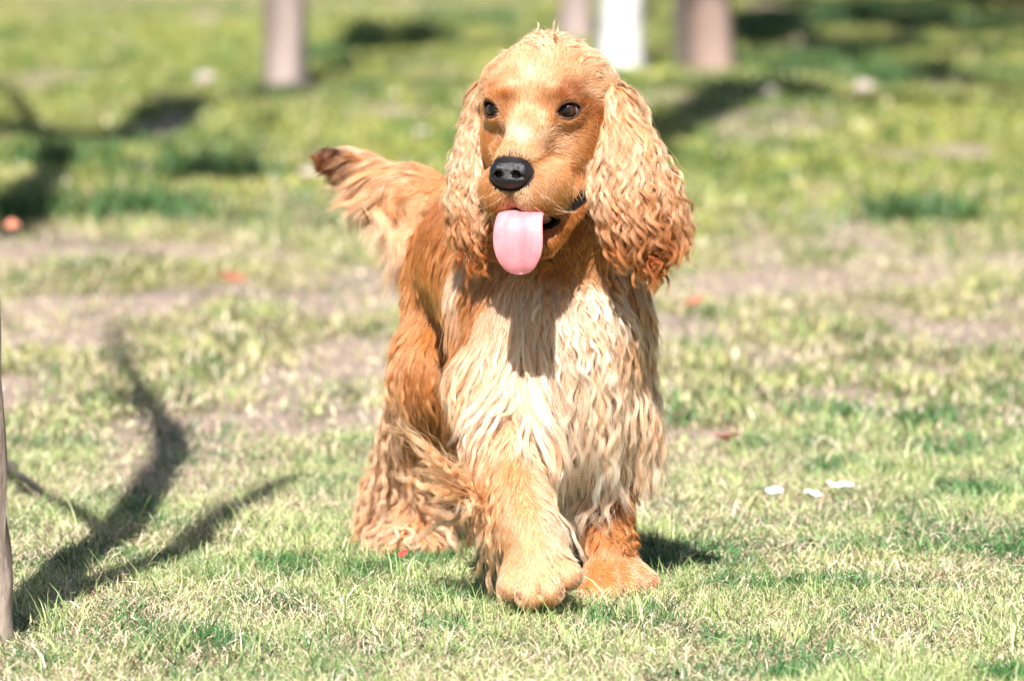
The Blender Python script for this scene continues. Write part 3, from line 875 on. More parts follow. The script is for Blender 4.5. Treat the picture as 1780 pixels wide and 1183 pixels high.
CT['fore_a'] = make_ctrl([
    (850, 740, -0.35, 1, 30, 0.15, 1.5, 26, 4, 'pale', 'cream'), (900, 740, -0.1, 1, 30, 0.15, 2, 26, 4, 'pale', 'cream'), (950, 760, 0.3, 1, 30, 0.2, 2.5, 24, 4, 'pale', 'cream'),
    (880, 810, 0, 1, 12, 0.1, 0.28, 26, 1.3, 'apric', 'gold'), (840, 800, -0.5, 1, 26, 0.2, 2, 22, 4, 'pale', 'cream'), (800, 830, -0.8, 0.56, 49.3, 0.3, 3, 22, 5, 'gold', 'pale'),
    (905, 870, 0.1, 1, 9, 0.1, 0.17, 26, 1.3, 'gold', 'pale'), (940, 850, 0.5, 0.9, 16.5, 0.2, 0.7, 22, 1.3, 'gold', 'cream'), (965, 880, 0.8, 0.8, 49.3, 0.3, 3, 20, 5, 'pale', 'white'),
    (855, 870, -1, 0.28, 89.9, 0.35, 5, 24, 5, 'gold', 'pale'), (845, 830, -1, 0.32, 72.5, 0.3, 4, 24, 5, 'gold', 'pale'), (865, 920, -0.4, 1, 16, 0.15, 0.6, 24, 1.6, 'apric', 'pale'),
    (915, 930, 0.1, 1, 8.25, 0.1, 0.14, 26, 1.3, 'gold', 'pale'), (960, 930, 0.6, 0.9, 20, 0.2, 0.7, 18, 2.2, 'pale', 'cream'), (880, 960, -0.4, 1, 16, 0.15, 0.6, 20, 1.6, 'apric', 'gold'),
    (890, 1000, -0.2, 1, 6, 0.25, 0.42, 14, 1.2, 'gold', 'cream'), (930, 1000, 0.1, 1, 6, 0.25, 0.42, 14, 1.2, 'pale', 'cream'), (975, 985, 0.5, 0.9, 6, 0.25, 0.52, 14, 1.2, 'pale', 'cream'), (1000, 1010, 0.6, 0.8, 6, 0.25, 0.42, 14, 1.2, 'gold', 'cream'),
    (900, 1045, -0.1, 1, 6, 0.25, 0.35, 12, 1.2, 'pale', 'cream'), (950, 1050, 0.1, 1, 6, 0.25, 0.35, 12, 1.2, 'gold', 'pale'),
])
CT['fore_b'] = make_ctrl([  # darker orange above the toes, painting in the shade of the chest hair
    (1070, 780, 0.09, 1, 20, 0.2, 3, 24, 2.2, 'apric', 'gold'), (1100, 820, 0.12, 1, 20, 0.2, 3, 20, 2.2, 'apric', 'gold'), (1050, 860, 0.06, 1, 14, 0.15, 1.5, 20, 2.2, 'orange', 'apric'), (1095, 880, 0.27, 0.6, 14, 0.3, 4, 16, 2.2, 'orange', 'apric'),
    (1085, 930, 0.7, 0.9, 14, 0.3, 4, 14, 2.2, 'orange', 'apric'), (1050, 930, 0.1, 1, 10, 0.1, 0.17, 20, 1.38, 'orange', 'apric'), (1030, 900, -0.2, 1, 14, 0.15, 1, 20, 2.2, 'orange', 'apric'), (1060, 980, 0.4, 1, 6, 0.12, 0.17, 16, 1.4, 'gold', 'pale'),
    (1030, 1000, 0, 1, 6, 0.2, 0.28, 14, 1.4, 'gold', 'pale'), (1060, 1030, 0.1, 1, 6, 0.2, 0.35, 12, 1.4, 'gold', 'pale'), (1110, 1005, 0.8, 0.4, 6, 0.2, 0.35, 12, 1.4, 'pale', 'cream'), (1130, 1015, 0.8, 0.7, 6, 0.2, 0.35, 12, 1.4, 'cream', 'cream'), (1020, 1045, -0.2, 1, 6, 0.2, 0.35, 12, 1.4, 'gold', 'cream'),
])
CT['hind'] = make_ctrl([
    (700, 560, -0.1, 1, 22, 0.1, 0.8, 26, 2.1, 'apric', 'gold'), (760, 560, 0, 1, 26, 0.1, 0.8, 26, 2.1, 'orange', 'apric'), (720, 640, 0.1, 1, 24, 0.1, 1, 26, 2.1, 'orange', 'apric'), (685, 640, -0.4, 1, 43.2, 0.2, 2.5, 24, 2.8, 'gold', 'pale'),
    (670, 700, -1, 0.65, 67.5, 0.45, 4, 24, 3.5, 'gold', 'cream'), (735, 700, 0.1, 1, 30, 0.12, 2, 26, 2.8, 'orange', 'gold'), (780, 700, 0.2, 1, 54, 0.2, 3, 24, 3.5, 'orange', 'gold'), (660, 760, -1, 0.65, 77.62, 0.45, 5, 24, 3.5, 'gold', 'cream'), (710, 770, -0.2, 1, 59.4, 0.2, 4, 26, 3.5, 'gold', 'pale'),
    (765, 780, 0.2, 1, 64.8, 0.2, 4, 26, 3.5, 'apric', 'pale'), (680, 830, -1, 0.65, 87.75, 0.45, 5, 26, 4.2, 'gold', 'cream'), (730, 850, -0.1, 1, 67.5, 0.25, 5, 26, 4.2, 'gold', 'cream'), (775, 860, 0.3, 1, 64.8, 0.3, 5, 26, 4.2, 'apric', 'cream'),
    (690, 920, -1, 0.65, 57.38, 0.45, 4, 20, 3.5, 'gold', 'cream'), (730, 930, -0.1, 1, 30, 0.3, 4, 20, 3.5, 'gold', 'cream'), (770, 930, 0.5, 0.9, 43.2, 0.3, 4, 20, 3.5, 'gold', 'cream'),
])
CT['hind_far'] = make_ctrl([
    (900, 600, 0, 1, 30, .15, 2, 26, 4, 'orange', 'apric'), (910, 800, 0, 1, 40, .25, 4, 24, 5, 'orange', 'gold'), (890, 900, -.3, 1, 36, .3, 4, 24, 5, 'orange', 'gold'), (860, 925, -.6, 1, 32, .3, 4, 24, 5, 'orange', 'apric'),
])
CT['tail'] = make_ctrl([
    (790, 330, -0.6, 0.7, 26, 0.15, 0.9, 30, 4, 'apric', 'gold'), (730, 330, -0.1, 1, 97.5, 0.15, 3.6, 60, 5, 'gold', 'pale'), (700, 325, -0.15, 1, 126.75, 0.15, 4.8, 70, 6, 'gold', 'cream'), (670, 325, -0.05, 1, 117, 0.15, 4.2, 70, 6, 'pale', 'cream'),
    (640, 310, 0.1, 1, 84.5, 0.15, 3, 60, 5, 'apric', 'pale'), (615, 305, 0.2, 1, 55.25, 0.15, 1.8, 40, 4, 'dark', 'brown'), (645, 300, -0.6, 0.5, 20, 0.15, 0.6, 40, 3, 'gold', 'gold'), (600, 285, -0.5, 0.8, 24, 0.2, 0.6, 30, 4, 'dark', 'brown'), (575, 275, -0.8, 0.5, 24, 0.3, 0.6, 20, 4, 'dark', 'brown'), (560, 275, -1, 0.1, 24, 0.4, 0.6, 20, 4, 'dark', 'rust'),
    (720, 300, -0.6, -0.3, 26, 0.2, 1.2, 40, 4, 'gold', 'pale'), (760, 310, -0.2, -1, 22, 0.3, 1.2, 30, 4, 'apric', 'gold'),
])
CT['ear_r'] = make_ctrl([
    (1065, 100, 0.5, 0.8, 35.64, 0.19, 1.14, 22.4, 5, 'apric', 'cream'), (1100, 130, 0.6, 0.8, 35.64, 0.22, 1.36, 21, 5, 'apric', 'pale'), (1060, 170, 0.1, 1, 42.12, 0.12, 1.36, 22.4, 5, 'apric', 'pale'), (1095, 190, 0.4, 1, 48.6, 0.19, 1.8, 22.4, 5, 'apric', 'pale'),
    (1060, 240, 0, 1, 40.5, 0.14, 2.04, 22.4, 5, 'apric', 'cream'), (1100, 250, 0.2, 1, 48.6, 0.17, 2.71, 23.8, 5, 'apric', 'cream'), (1135, 270, 0.5, 1, 45.9, 0.26, 3.63, 26.18, 5, 'orange', 'pale'), (1060, 320, -0.05, 1, 41.31, 0.17, 3.63, 26.18, 5, 'orange', 'pale'),
    (1100, 330, 0.1, 1, 45.9, 0.21, 4.09, 26.18, 5, 'orange', 'pale'), (1150, 330, 0.6, 1, 48.2, 0.26, 4.09, 27.72, 5, 'orange', 'pale'), (1065, 400, 0, 1, 35.15, 0.17, 4.09, 27.72, 5, 'rust', 'gold'), (1105, 400, 0.1, 1, 38.5, 0.21, 4.09, 27.72, 5, 'rust', 'gold'),
    (1160, 390, 0.4, 1, 38.5, 0.26, 4.09, 27.72, 5, 'rust', 'gold'), (1090, 440, 0, 1, 35.15, 0.21, 3.63, 27.72, 5, 'rust', 'apric'), (1140, 440, 0.3, 1, 35.15, 0.26, 3.63, 27.72, 5, 'rust', 'apric'), (1180, 420, 0.5, 1, 33.48, 0.3, 3.63, 27.72, 5, 'rust', 'gold'), (1070, 470, 0, 1, 28.46, 0.21, 3.63, 27.72, 5, 'rust', 'apric'),
])
CT['ear_l'] = make_ctrl([
    (835, 105, -0.6, 0.8, 29.16, 0.14, 0.9, 22.4, 4, 'apric', 'cream'), (815, 150, -0.4, 1, 35.64, 0.17, 1.36, 19.6, 5, 'apric', 'pale'), (805, 200, -0.3, 1, 35.1, 0.22, 2.71, 19.6, 5, 'apric', 'cream'), (830, 220, 0, 1, 35.1, 0.13, 2.04, 19.6, 5, 'apric', 'cream'),
    (800, 260, -0.2, 1, 40.5, 0.28, 3.63, 23.1, 5, 'apric', 'cream'), (828, 290, 0, 1, 43.2, 0.16, 3.63, 23.1, 5, 'apric', 'cream'), (800, 330, -0.1, 1, 43.2, 0.24, 3.63, 23.1, 5, 'orange', 'pale'), (830, 350, 0.1, 1, 45.9, 0.16, 3.63, 23.1, 5, 'orange', 'pale'),
    (795, 390, -0.1, 1, 39.02, 0.24, 3.63, 24.64, 5, 'rust', 'apric'), (825, 410, 0.1, 1, 41.31, 0.2, 3.63, 24.64, 5, 'rust', 'apric'), (855, 420, 0.2, 1, 39.02, 0.2, 3.63, 24.64, 5, 'rust', 'apric'), (800, 440, -0.1, 1, 39.02, 0.24, 3.63, 24.64, 5, 'rust', 'apric'),
])

def body_mask(P):
    q = (P - NOSE) @ Rn
    nose = ((q[:, 0] / .0235) ** 2 + ((q[:, 1]) / .02) ** 2 + (q[:, 2] / .0175) ** 2) < 1
    g = bf.label(P, GROUPS); hd = g == GROUPS.index('head')
    bad = hd & ((mouth_dist(P) < .0095) | in_mouth(P) | (eye_dist(P) < .0030) | nose)
    return ~bad
def body_dens(P):
    x = (P - HC) @ RY
    face = (np.abs(x[:, 0]) < .075) & (x[:, 1] < .05) & (x[:, 2] > -.18)
    return np.where(face, 3.2, 1.0) * np.where((P[:, 1] > 6.3) & ~(PX(P)[:, 0] < 650), .6, np.where(PX(P)[:, 0] < 650, 2.2, 1.0))
def front_dens(P):
    p = PX(P)
    g = bf.label(P, GROUPS)
    w = np.zeros(len(P))
    w[g == GROUPS.index('chest')] = 1.0
    w[(g == GROUPS.index('throat')) & (p[:, 0] > 930)] = .5
    w[(g == GROUPS.index('hind'))] = .55
    w[(g == GROUPS.index('torso')) & (p[:, 1] > 560)] = .8
    keep_t = (g == GROUPS.index('torso')) & (p[:, 1] > 380)
    w[(g == GROUPS.index('fore_a'))] = .35
    w[(g == GROUPS.index('fore_a')) & (p[:, 1] > 885)] = .08
    w[(g == GROUPS.index('fore_a')) & (p[:, 0] < 880) & (p[:, 1] > 790) & (p[:, 1] < 885)] = 1.6
    w[(g == GROUPS.index('fore_b')) & (p[:, 1] < 955)] = .7
    w[g == GROUPS.index('tail')] = 0
    w *= np.where((p[:, 1] > 560) | (p[:, 0] > 960), 1, .15)
    w[(g == GROUPS.index('chest')) & (p[:, 1] > 620) & (p[:, 0] > 880)] = 1.9
    w[keep_t] = np.maximum(w[keep_t], .3)
    return w
if not FAST_BODY:
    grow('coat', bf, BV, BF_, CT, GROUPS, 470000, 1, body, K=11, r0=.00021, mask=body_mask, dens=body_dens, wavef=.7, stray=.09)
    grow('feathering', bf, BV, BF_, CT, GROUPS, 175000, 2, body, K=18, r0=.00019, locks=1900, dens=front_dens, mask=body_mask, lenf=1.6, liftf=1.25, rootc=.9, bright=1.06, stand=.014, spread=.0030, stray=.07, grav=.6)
    def tail_dens(P):
        p = PX(P)
        return (bf.label(P, GROUPS) == GROUPS.index('tail')) * np.where(p[:, 0] > 600, 1.0, .6)
    grow('tail_feather', bf, BV, BF_, CT, GROUPS, 76000, 14, body, K=16, r0=.00019, locks=760, dens=tail_dens, lenf=1.0, wavef=1.2, spread=.009, jit=.8, rootc=.85, stand=.02, grav=.75, clf=.45)
    # whiskers on the flews and chin
    def whisk_dens(P):
        p = PX(P); g = bf.label(P, GROUPS)
        return ((p[:, 1] > 315) & (p[:, 1] < 372) & (np.abs(p[:, 0] - 900) > 22) & (P[:, 1] < 5.99)) * (g == GROUPS.index('head')) * 1.0
    WK = {'head': make_ctrl([(850, 340, -1, .45, 30, .75, 0, 30, 2, 'pale', 'cream'), (950, 345, 1, .45, 34, .75, 0, 30, 2, 'pale', 'cream'), (985, 340, 1, .6, 34, .6, 0, 30, 2, 'pale', 'cream')])}
    grow('whiskers', bf, BV, BF_, WK, GROUPS, 90, 15, body, K=8, r0=.00017, locks=90, dens=whisk_dens, mask=body_mask, stand=.05, grav=.6)
    def crown_dens(P):
        p = PX(P); g = bf.label(P, GROUPS)
        return (((p[:, 1] < 88) & (p[:, 0] > 915) & (p[:, 0] < 1000)) * 1.0 + .35 * ((p[:, 0] > 1000) & (p[:, 1] < 170)) + .2 * ((p[:, 0] < 850) & (p[:, 1] < 160))) * (g == GROUPS.index('head'))
    grow('topknot', bf, BV, BF_, CT, GROUPS, 4200, 12, body, K=16, r0=.00018, locks=70, dens=crown_dens, lenf=1.0, liftf=1.2, rootc=.9, spread=.003, jit=1.6)
    def sunburnt(lo, hi, wt):
        # the ear feathers turn from cream to a redder gold towards their ends
        def fn(P):
            z = P[..., 2] + .010 * (fnoise(P[..., 0] * 60, P[..., 2] * 25, 8, 2) - .5) * 2
            k = sstep(hi, lo, z)[..., None] * wt
            return 1 - k + k * np.array((.72, .43, .22))
        return fn
    for (f, V, F, e, ch), key, sd_, nn, nl_ in zip(EARS, ('ear_r', 'ear_l'), (5, 6), (90000, 60000), (380, 250)):
        grow('ear_hair', f, V, F, {'ear': CT[key]}, ['ear'], nn, sd_, e, K=14, r0=.00024, stray=.05, wavef=.75, rootc=.6, lenf=.85, bright=.85, post=sunburnt(.365, .45, .95))
        grow('ear_locks', f, V, F, {'ear': CT[key]}, ['ear'], nl_ * 105, sd_ + 20, e, K=26, r0=.00020, locks=nl_, lenf=1.35, liftf=1.1, rootc=.85, spread=.0028, stand=.013, stray=.06, grav=1.2, post=sunburnt(.355, .44, .85))

# ------------------------------------------------------------------ ground
def ground_h(x, y):
    far = sstep(7.5, 13, y) * 1.0
    h = (fnoise(x * .9, y * .55, 3, 3) - .5) * .085 * far
    h += (fnoise(x * .28 + 5, y * .16, 9, 2) - .5) * .16 * sstep(10, 18, y)
    h += (fnoise(x * 9, y * 9, 21, 2) - .5) * .008
    near = sstep(.55, .2, np.hypot((x - .04) / .6, (y - 6.2) / 1.2)) 
    return h * (1 - near)
def bare_mask(x, y):
    """worn patches of pinkish dry soil"""
    b = sstep(8.2, 9.2, y) * (1 - sstep(10.6, 12.0, y))
    n = fnoise(x * 4.2 + 3, y * 1.7, 41, 4)
    m = sstep(.51, .66, n + b * .095 - .05 - .07 * sstep(12, 14, y)) * .92
    m = np.maximum(m, sstep(25.5, 28, y + 2.5 * (fnoise(x * .8, y * .1, 3, 2) - .5)) * sstep(1.5, -.5, x) * .35)
    n2 = fnoise(x * 5 + 9, y * 3.2, 43, 3)
    m2 = sstep(.56, .68, n2) * .7 * (1 - sstep(12, 14, y)) * (.35 + .65 * sstep(6.4, 7.4, y))
    m = m * (.25 + .75 * sstep(6.4, 7.6, y))
    return np.clip(np.maximum(m, m2), 0, 1)
xa = np.concatenate([-np.geomspace(300, 3.05, 40), np.linspace(-3, 3, 170), np.geomspace(3.05, 300, 40)])
ya = np.concatenate([-np.geomspace(60, .5, 14), np.linspace(0, 4.8, 20), np.linspace(4.85, 9, 110), np.linspace(9.05, 30, 180), np.geomspace(30.3, 900, 50)])
X, Y = np.meshgrid(xa, ya, indexing='ij')
Z = ground_h(X, Y)
nx, ny = X.shape
I = np.arange(nx * ny).reshape(nx, ny)
F = np.stack([I[:-1, :-1], I[1:, :-1], I[1:, 1:], I[:-1, 1:]], -1).reshape(-1, 4)
bm = bare_mask(X, Y)[..., None]
soil = np.array((.30, .225, .19)); turf = np.array((.15, .125, .07)); turf_far = np.array((.16, .17, .045))
ff = sstep(7, 13, Y)[..., None]
sid = sstep(.085, .11, np.abs(X) / np.maximum(Y, .5))[..., None]
turf = turf * (1 - sid) + np.array((.27, .30, .11)) * sid
turf_far = turf_far * (1 - sid) + np.array((.26, .29, .075)) * sid
tc = (turf * (1 - ff) + turf_far * ff) * (1 - bm) + soil * bm
mesh_np('ground', np.stack([X, Y, Z], -1).reshape(-1, 3), F, mat_ground(), attr={'tint': tc.reshape(-1, 3)})
tag(bpy.data.objects['ground'], kind='structure')

# ------------------------------------------------------------------ grass
def blades(rng, x, y, L, wd, lean, colr, segs=3, flat=0.0):
    n = len(x)
    th = rng.uniform(0, 2 * np.pi, n)
    d = np.stack([np.cos(th), np.sin(th), np.zeros(n)], -1)
    ph = th + np.pi / 2 + rng.normal(size=n) * .5
    w = np.stack([np.cos(ph), np.sin(ph), rng.normal(size=n) * .25], -1)
    base = np.stack([x, y, ground_h(x, y) - .001 + flat * rng.random(n) * .012], -1)
    side = rng.normal(size=n) * .25
    pts = []
    for k in range(segs + 1):
        s = k / segs
        a = lean * (0.35 + .65 * s) * 1.0
        hor = np.sin(a) * L * s; up = np.cos(a) * L * s
        up = np.maximum(up, 0.001 * s)
        c = base + d * hor[:, None] + np.array((0, 0, 1.0)) * up[:, None] + np.cross(d, (0, 0, 1.0)) * (side * L * s * s)[:, None]
        ww = wd * (1 - s ** 1.6) * .5
        if k < segs:
            pts.append(c - w * ww[:, None]); pts.append(c + w * ww[:, None])
        else: pts.append(c)
    V = np.stack(pts, 1)                        # n, 2*segs+1, 3
    m = 2 * segs + 1
    o = (np.arange(n) * m)[:, None]
    Q = [np.array((2 * k, 2 * k + 1, 2 * k + 3, 2 * k + 2)) + o for k in range(segs - 1)]
    T = np.array((2 * segs - 2, 2 * segs - 1, 2 * segs)) + o
    C = np.repeat(colr[:, None, :], m, 1)
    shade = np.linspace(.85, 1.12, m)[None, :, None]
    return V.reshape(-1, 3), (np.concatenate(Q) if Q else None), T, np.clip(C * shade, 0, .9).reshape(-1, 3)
GREEN = np.array([(.29, .36, .13), (.20, .30, .085), (.40, .43, .20), (.09, .17, .045), (.47, .47, .25), (.34, .40, .15)])
STRAW = np.array([(.60, .50, .34), (.48, .37, .25), (.66, .58, .45), (.30, .21, .14), (.55, .46, .30)])
acc = []
def sow(seed, n, x0, x1, y0, y1, Lr, wr, dens_pow=1.0, straw=.35, lean=(.2, 1.1), far=False, tuft=True, cover=None, segs=3):
    rng = np.random.default_rng(seed)
    # uniform in picture depth rather than area: more blades near the front edge of the strip
    u = rng.random(n)
    y = 1 / (1 / y0 + u * (1 / y1 - 1 / y0)) if dens_pow else y0 + u * (y1 - y0)
    x = rng.uniform(x0, x1, n) * (y / y1)
    tn = fnoise(x * 7, y * 7, seed + 1, 3); cn = fnoise(x * 1.7, y * 1.1, 77, 3); fine = fnoise(x * 22, y * 22, 5, 2)
    bmk = bare_mask(x, y)
    keep = rng.random(n) < (1 - .86 * bmk) * (.40 + .85 * sstep(.38, .6, tn) if tuft else 1)
    if cover is not None: keep &= rng.random(n) < cover(x, y)
    x, y, tn, cn, fine, bmk = x[keep], y[keep], tn[keep], cn[keep], fine[keep], bmk[keep]
    m = len(x)
    L = rng.uniform(*Lr, m) * (.55 + .9 * tn) * (1 - .35 * bmk)
    wd = rng.uniform(*wr, m)
    ln = np.clip(rng.normal((lean[0] + lean[1]) / 2, (lean[1] - lean[0]) / 2, m), .02, 1.5)
    st = rng.random(m) < np.clip(straw + (.5 - tn) * .9 + (cn - .5) * .5 + .3 * bmk, .03, .9)
    g = GREEN[rng.integers(0, len(GREEN), m)]; s = STRAW[rng.integers(0, len(STRAW), m)]
    if True:
        fy = sstep(8.5, 13.5, y)[:, None]
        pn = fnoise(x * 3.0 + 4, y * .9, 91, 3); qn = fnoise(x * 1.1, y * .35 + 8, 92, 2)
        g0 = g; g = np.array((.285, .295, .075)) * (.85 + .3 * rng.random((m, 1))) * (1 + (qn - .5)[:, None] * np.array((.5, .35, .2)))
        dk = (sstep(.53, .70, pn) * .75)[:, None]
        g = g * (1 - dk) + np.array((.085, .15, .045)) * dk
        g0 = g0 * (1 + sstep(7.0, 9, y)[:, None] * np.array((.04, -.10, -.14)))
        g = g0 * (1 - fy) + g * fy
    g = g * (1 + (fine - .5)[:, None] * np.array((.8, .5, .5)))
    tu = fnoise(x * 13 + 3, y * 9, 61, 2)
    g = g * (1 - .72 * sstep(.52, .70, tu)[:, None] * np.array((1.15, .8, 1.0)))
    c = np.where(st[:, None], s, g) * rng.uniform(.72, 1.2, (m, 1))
    ln = np.where(st, np.clip(ln + .35, .1, 1.52), ln)
    acc.append(blades(rng, x, y, L, wd, ln, c, segs, flat=1.0))
# short messy turf near the dog
sow(101, 380000, -.80, .80, 5.2, 7.7, (.009, .022), (.0007, .0016), 0, .24, (.45, 1.4), segs=2)
sow(102, 17000, -.78, .78, 5.2, 7.8, (.022, .045), (.0009, .0019), 0, .28, (.5, 1.4))
sow(103, 90000, -.78, .78, 5.2, 7.6, (.014, .036), (.0008, .0018), 0, .68, (1.1, 1.5), segs=2)
sow(104, 200000, -1.9, 1.9, 7.5, 14.5, (.014, .034), (.0018, .0040), 0, .42, (.4, 1.35), segs=2, cover=lambda x, y: 1 - sstep(11.5, 14.5, y))
sow(105, 240000, -4.4, 4.4, 11, 34, (.014, .038), (.005, .010), 0, .07, (.4, 1.35), far=True, segs=2, cover=lambda x, y: sstep(10.5, 14.5, y))
sow(106, 50000, -14, 14, 33, 90, (.06, .12), (.02, .04), 0, .12, (.2, 1.0), far=True, segs=2)
# the same turf carried on to both sides of the path the photo shows
out = lambda x, y: (np.abs(x) > .094 * y) * 1.0
sow(107, 170000, -3.4, 3.4, 3.6, 7.8, (.012, .030), (.0018, .0036), 0, .24, (.45, 1.4), segs=2, cover=out)
sow(108, 150000, -7.5, 7.5, 7.6, 14, (.018, .045), (.004, .008), 0, .22, (.4, 1.3), segs=2, cover=lambda x, y: (np.abs(x) > .125 * y) * 1.0)
sow(109, 120000, -24, 24, 13.5, 45, (.03, .07), (.012, .024), 0, .08, (.4, 1.3), far=True, segs=2, cover=lambda x, y: (np.abs(x) > .128 * y) * 1.0)
# a few taller tufts
def tufts(seed, spots, n, L, wd, spread, straw=.15):
    rng = np.random.default_rng(seed)
    for (px, py) in spots:
        c = G(px, py)
        x = c[0] + rng.normal(size=n) * spread; y = c[1] + rng.normal(size=n) * spread * 1.3
        g = GREEN[rng.integers(0, len(GREEN), n)]; s = STRAW[rng.integers(0, len(STRAW), n)]
        cc = np.where((rng.random(n) < straw)[:, None], s, g) * rng.uniform(.8, 1.2, (n, 1))
        if straw < 0: cc = np.array((.05, .10, .03)) * rng.uniform(.7, 1.5, (n, 1))
        acc.append(blades(rng, x, y, rng.uniform(*L, n), rng.uniform(*wd, n), rng.uniform(.1, 1.0, n), cc, 4))
tufts(7, [(1400, 1130), (1740, 1130), (1250, 1090), (100, 1110), (440, 940), (470, 1140), (1120, 1100), (880, 1120), (640, 1110), (1560, 1170), (1180, 960), (300, 1150), (760, 1160), (1000, 1150)], 60, (.03, .060), (.0009, .0020), .018)
tufts(8, [(px, 900 + (px * 37) % 260) for px in range(40, 1780, 62)], 22, (.022, .045), (.0009, .0020), .014)
tufts(10, [(645, 78), (740, 76), (1490, 120), (1385, 130), (1610, 370), (1250, 118), (550, 128), (100, 290), (20, 395), (330, 310), (380, 305), (270, 385), (1330, 40), (1540, 150), (1000, 210), (1290, 45), (1360, 20), (1430, 52), (1500, 24), (1570, 48), (1620, 16), (1330, 65), (1460, 12), (1690, 40), (850, 40), (1545, 8)], 260, (.05, .10), (.007, .013), .07, -1)  # dark tufts; those at the top right stand in for shade by colour
tufts(9, [(75, 690), (1500, 800), (700, 860), (1590, 830), (380, 700)], 40, (.03, .07), (.0016, .003), .02, .3)
Vs, Qs, Ts, Cs = [], [], [], []
off = 0
for V, Q, T, C in acc:
    Vs.append(V); Cs.append(C); Ts.append(T + off)
    if Q is not None: Qs.append(Q + off)
    off += len(V)
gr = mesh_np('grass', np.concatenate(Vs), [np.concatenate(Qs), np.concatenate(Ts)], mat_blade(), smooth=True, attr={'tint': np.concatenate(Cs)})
tag(gr, kind='stuff')

# ------------------------------------------------------------------ trees
def tube_mesh(path, radii, nsec=12, seed=0, rough=.06):
    rng = np.random.default_rng(seed)
    path = np.asarray(path, float); n = len(path); V = []; F = []
    for k in range(n):
        t = norm(path[min(k + 1, n - 1)] - path[max(k - 1, 0)])
        u = np.cross(t, (0.02, 1, .03)); u = norm(u); v = np.cross(t, u)
        a = np.linspace(0, 2 * np.pi, nsec, endpoint=False)
        r = radii[k] * (1 + rough * rng.normal(size=nsec))
        V.append(path[k] + (np.cos(a) * r)[:, None] * u + (np.sin(a) * r)[:, None] * v)
        if k:
            for i in range(nsec):
                j = (i + 1) % nsec
                F.append(((k - 1) * nsec + i, (k - 1) * nsec + j, k * nsec + j, k * nsec + i))
    V.append(path[-1:] ); c = n * nsec
    F += [((n - 1) * nsec + i, (n - 1) * nsec + (i + 1) % nsec, c, c) for i in range(nsec)]
    return np.concatenate(V), np.array([f for f in F if f[2] != f[3]]), np.array([f[:3] for f in F if f[2] == f[3]])
def make_part(name, specs, mat, parent, base, nsec=10, rough=.05):
    Vs, Qs, Ts = [], [], []; off = 0
    for k, (p, r) in enumerate(specs):
        V, Q, T = tube_mesh(p, r, nsec, 11 + k, rough)
        Vs.append(V); Qs.append(Q + off); Ts.append(T + off); off += len(V)
    return mesh_np(name, np.concatenate(Vs) - base, [np.concatenate(Qs), np.concatenate(Ts)], mat, parent)
def twigs(rng, p, r, depth=2, out=None, up=.5):
    """recursive side shoots along a bough given as a path"""
    p = np.asarray(p, float)
    L = np.linalg.norm(np.diff(p, axis=0), axis=1).sum()
    for k in range(rng.integers(4, 7)):
        s = rng.uniform(.3, .97); f = s * (len(p) - 1); i = min(int(f), len(p) - 2)
        a = p[i] + (p[i + 1] - p[i]) * (f - i)
        d = norm(norm(p[i + 1] - p[i]) * .7 + rng.normal(size=3) * .55 + np.array((0, 0, up * .6)))
        l = L * rng.uniform(.25, .5) * (1.1 - s * .5)
        q = [a, a + d * l * .35, a + (d + rng.normal(size=3) * .15) * l * .7, a + (d + rng.normal(size=3) * .25) * l]
        rr = r * (1 - s * .6) * .5
        out.append((smooth_path(q, 6), np.linspace(rr, rr * .3, 6)))
        if depth > 1: twigs(rng, q, rr, depth - 1, out, up)

def S2T(px, py, h):
    """point at height h whose shadow falls on the ground spot seen at (px,py)"""
    g = G(px, py); t = h / SUN_VEC.z
    return g + np.array(SUN_VEC) * t
# slim tree at the left edge, mostly outside the frame
M_BARK = mat_bark('grey_bark', (.17, .12, .095), (.42, .33, .27), 60)
base = np.array((-.515, 5.70, 0.0))
t1 = empty('young_tree', base)
tag(t1, 'slim grey brown trunk at the left edge casting a forked shadow on the turf', 'tree')
tr = [base + np.array((-.006, 0, -.02)), base + np.array((-.004, .0, .12)), base + np.array((-.012, .0, .38)), base + np.array((-.035, 0, .75))]
sh = [S2T(221, 929, .98), S2T(263, 855, 1.5), S2T(300, 790, 2.0), S2T(288, 742, 2.38)]
tr = tr + sh[:]
P = smooth_path(tr, 40)
make_part('trunk', [(P, np.interp(np.linspace(0, 1, 40), [0, .06, .3, 1], [.039, .032, .028, .025]))], M_BARK, t1, base, 20, .05)
rng = np.random.default_rng(4)
sp = []
b2 = smooth_path([base + np.array((-.012, -.01, .02)), base + np.array((-.02, -.06, .30)), S2T(190, 1022, .74), S2T(295, 985, 1.05), S2T(368, 929, 1.45), S2T(421, 890, 1.85), S2T(516, 844, 2.35)], 30)
make_part('branch', [(b2, np.linspace(.028, .016, 30))], M_BARK, t1, base, 12)
b3 = smooth_path([P[20], S2T(150, 915, 1.2), S2T(68, 871, 1.45), S2T(0, 832, 1.8)], 14)
make_part('branch', [(b3, np.linspace(.014, .008, 14))], M_BARK, t1, base, 10)
b4 = smooth_path([P[-1], S2T(262, 722, 2.6), S2T(200, 695, 2.85), S2T(150, 676, 3.1), S2T(60, 690, 3.3)], 16)
make_part('branch', [(b4, np.linspace(.017, .006, 16))], M_BARK, t1, base, 10)
b5 = smooth_path([P[-1], S2T(225, 660, 3.0), S2T(205, 600, 3.6), S2T(200, 560, 4.1)], 16)
make_part('branch', [(b5, np.linspace(.018, .008, 16))], M_BARK, t1, base, 10)
tw = []
twigs(rng, b5, .010, 1, tw); twigs(rng, b4, .008, 1, tw); twigs(rng, b2[18:], .012, 1, tw, .2); twigs(rng, P[26:], .014, 1, tw, .2)
make_part('crown', tw, M_BARK, t1, base, 6)

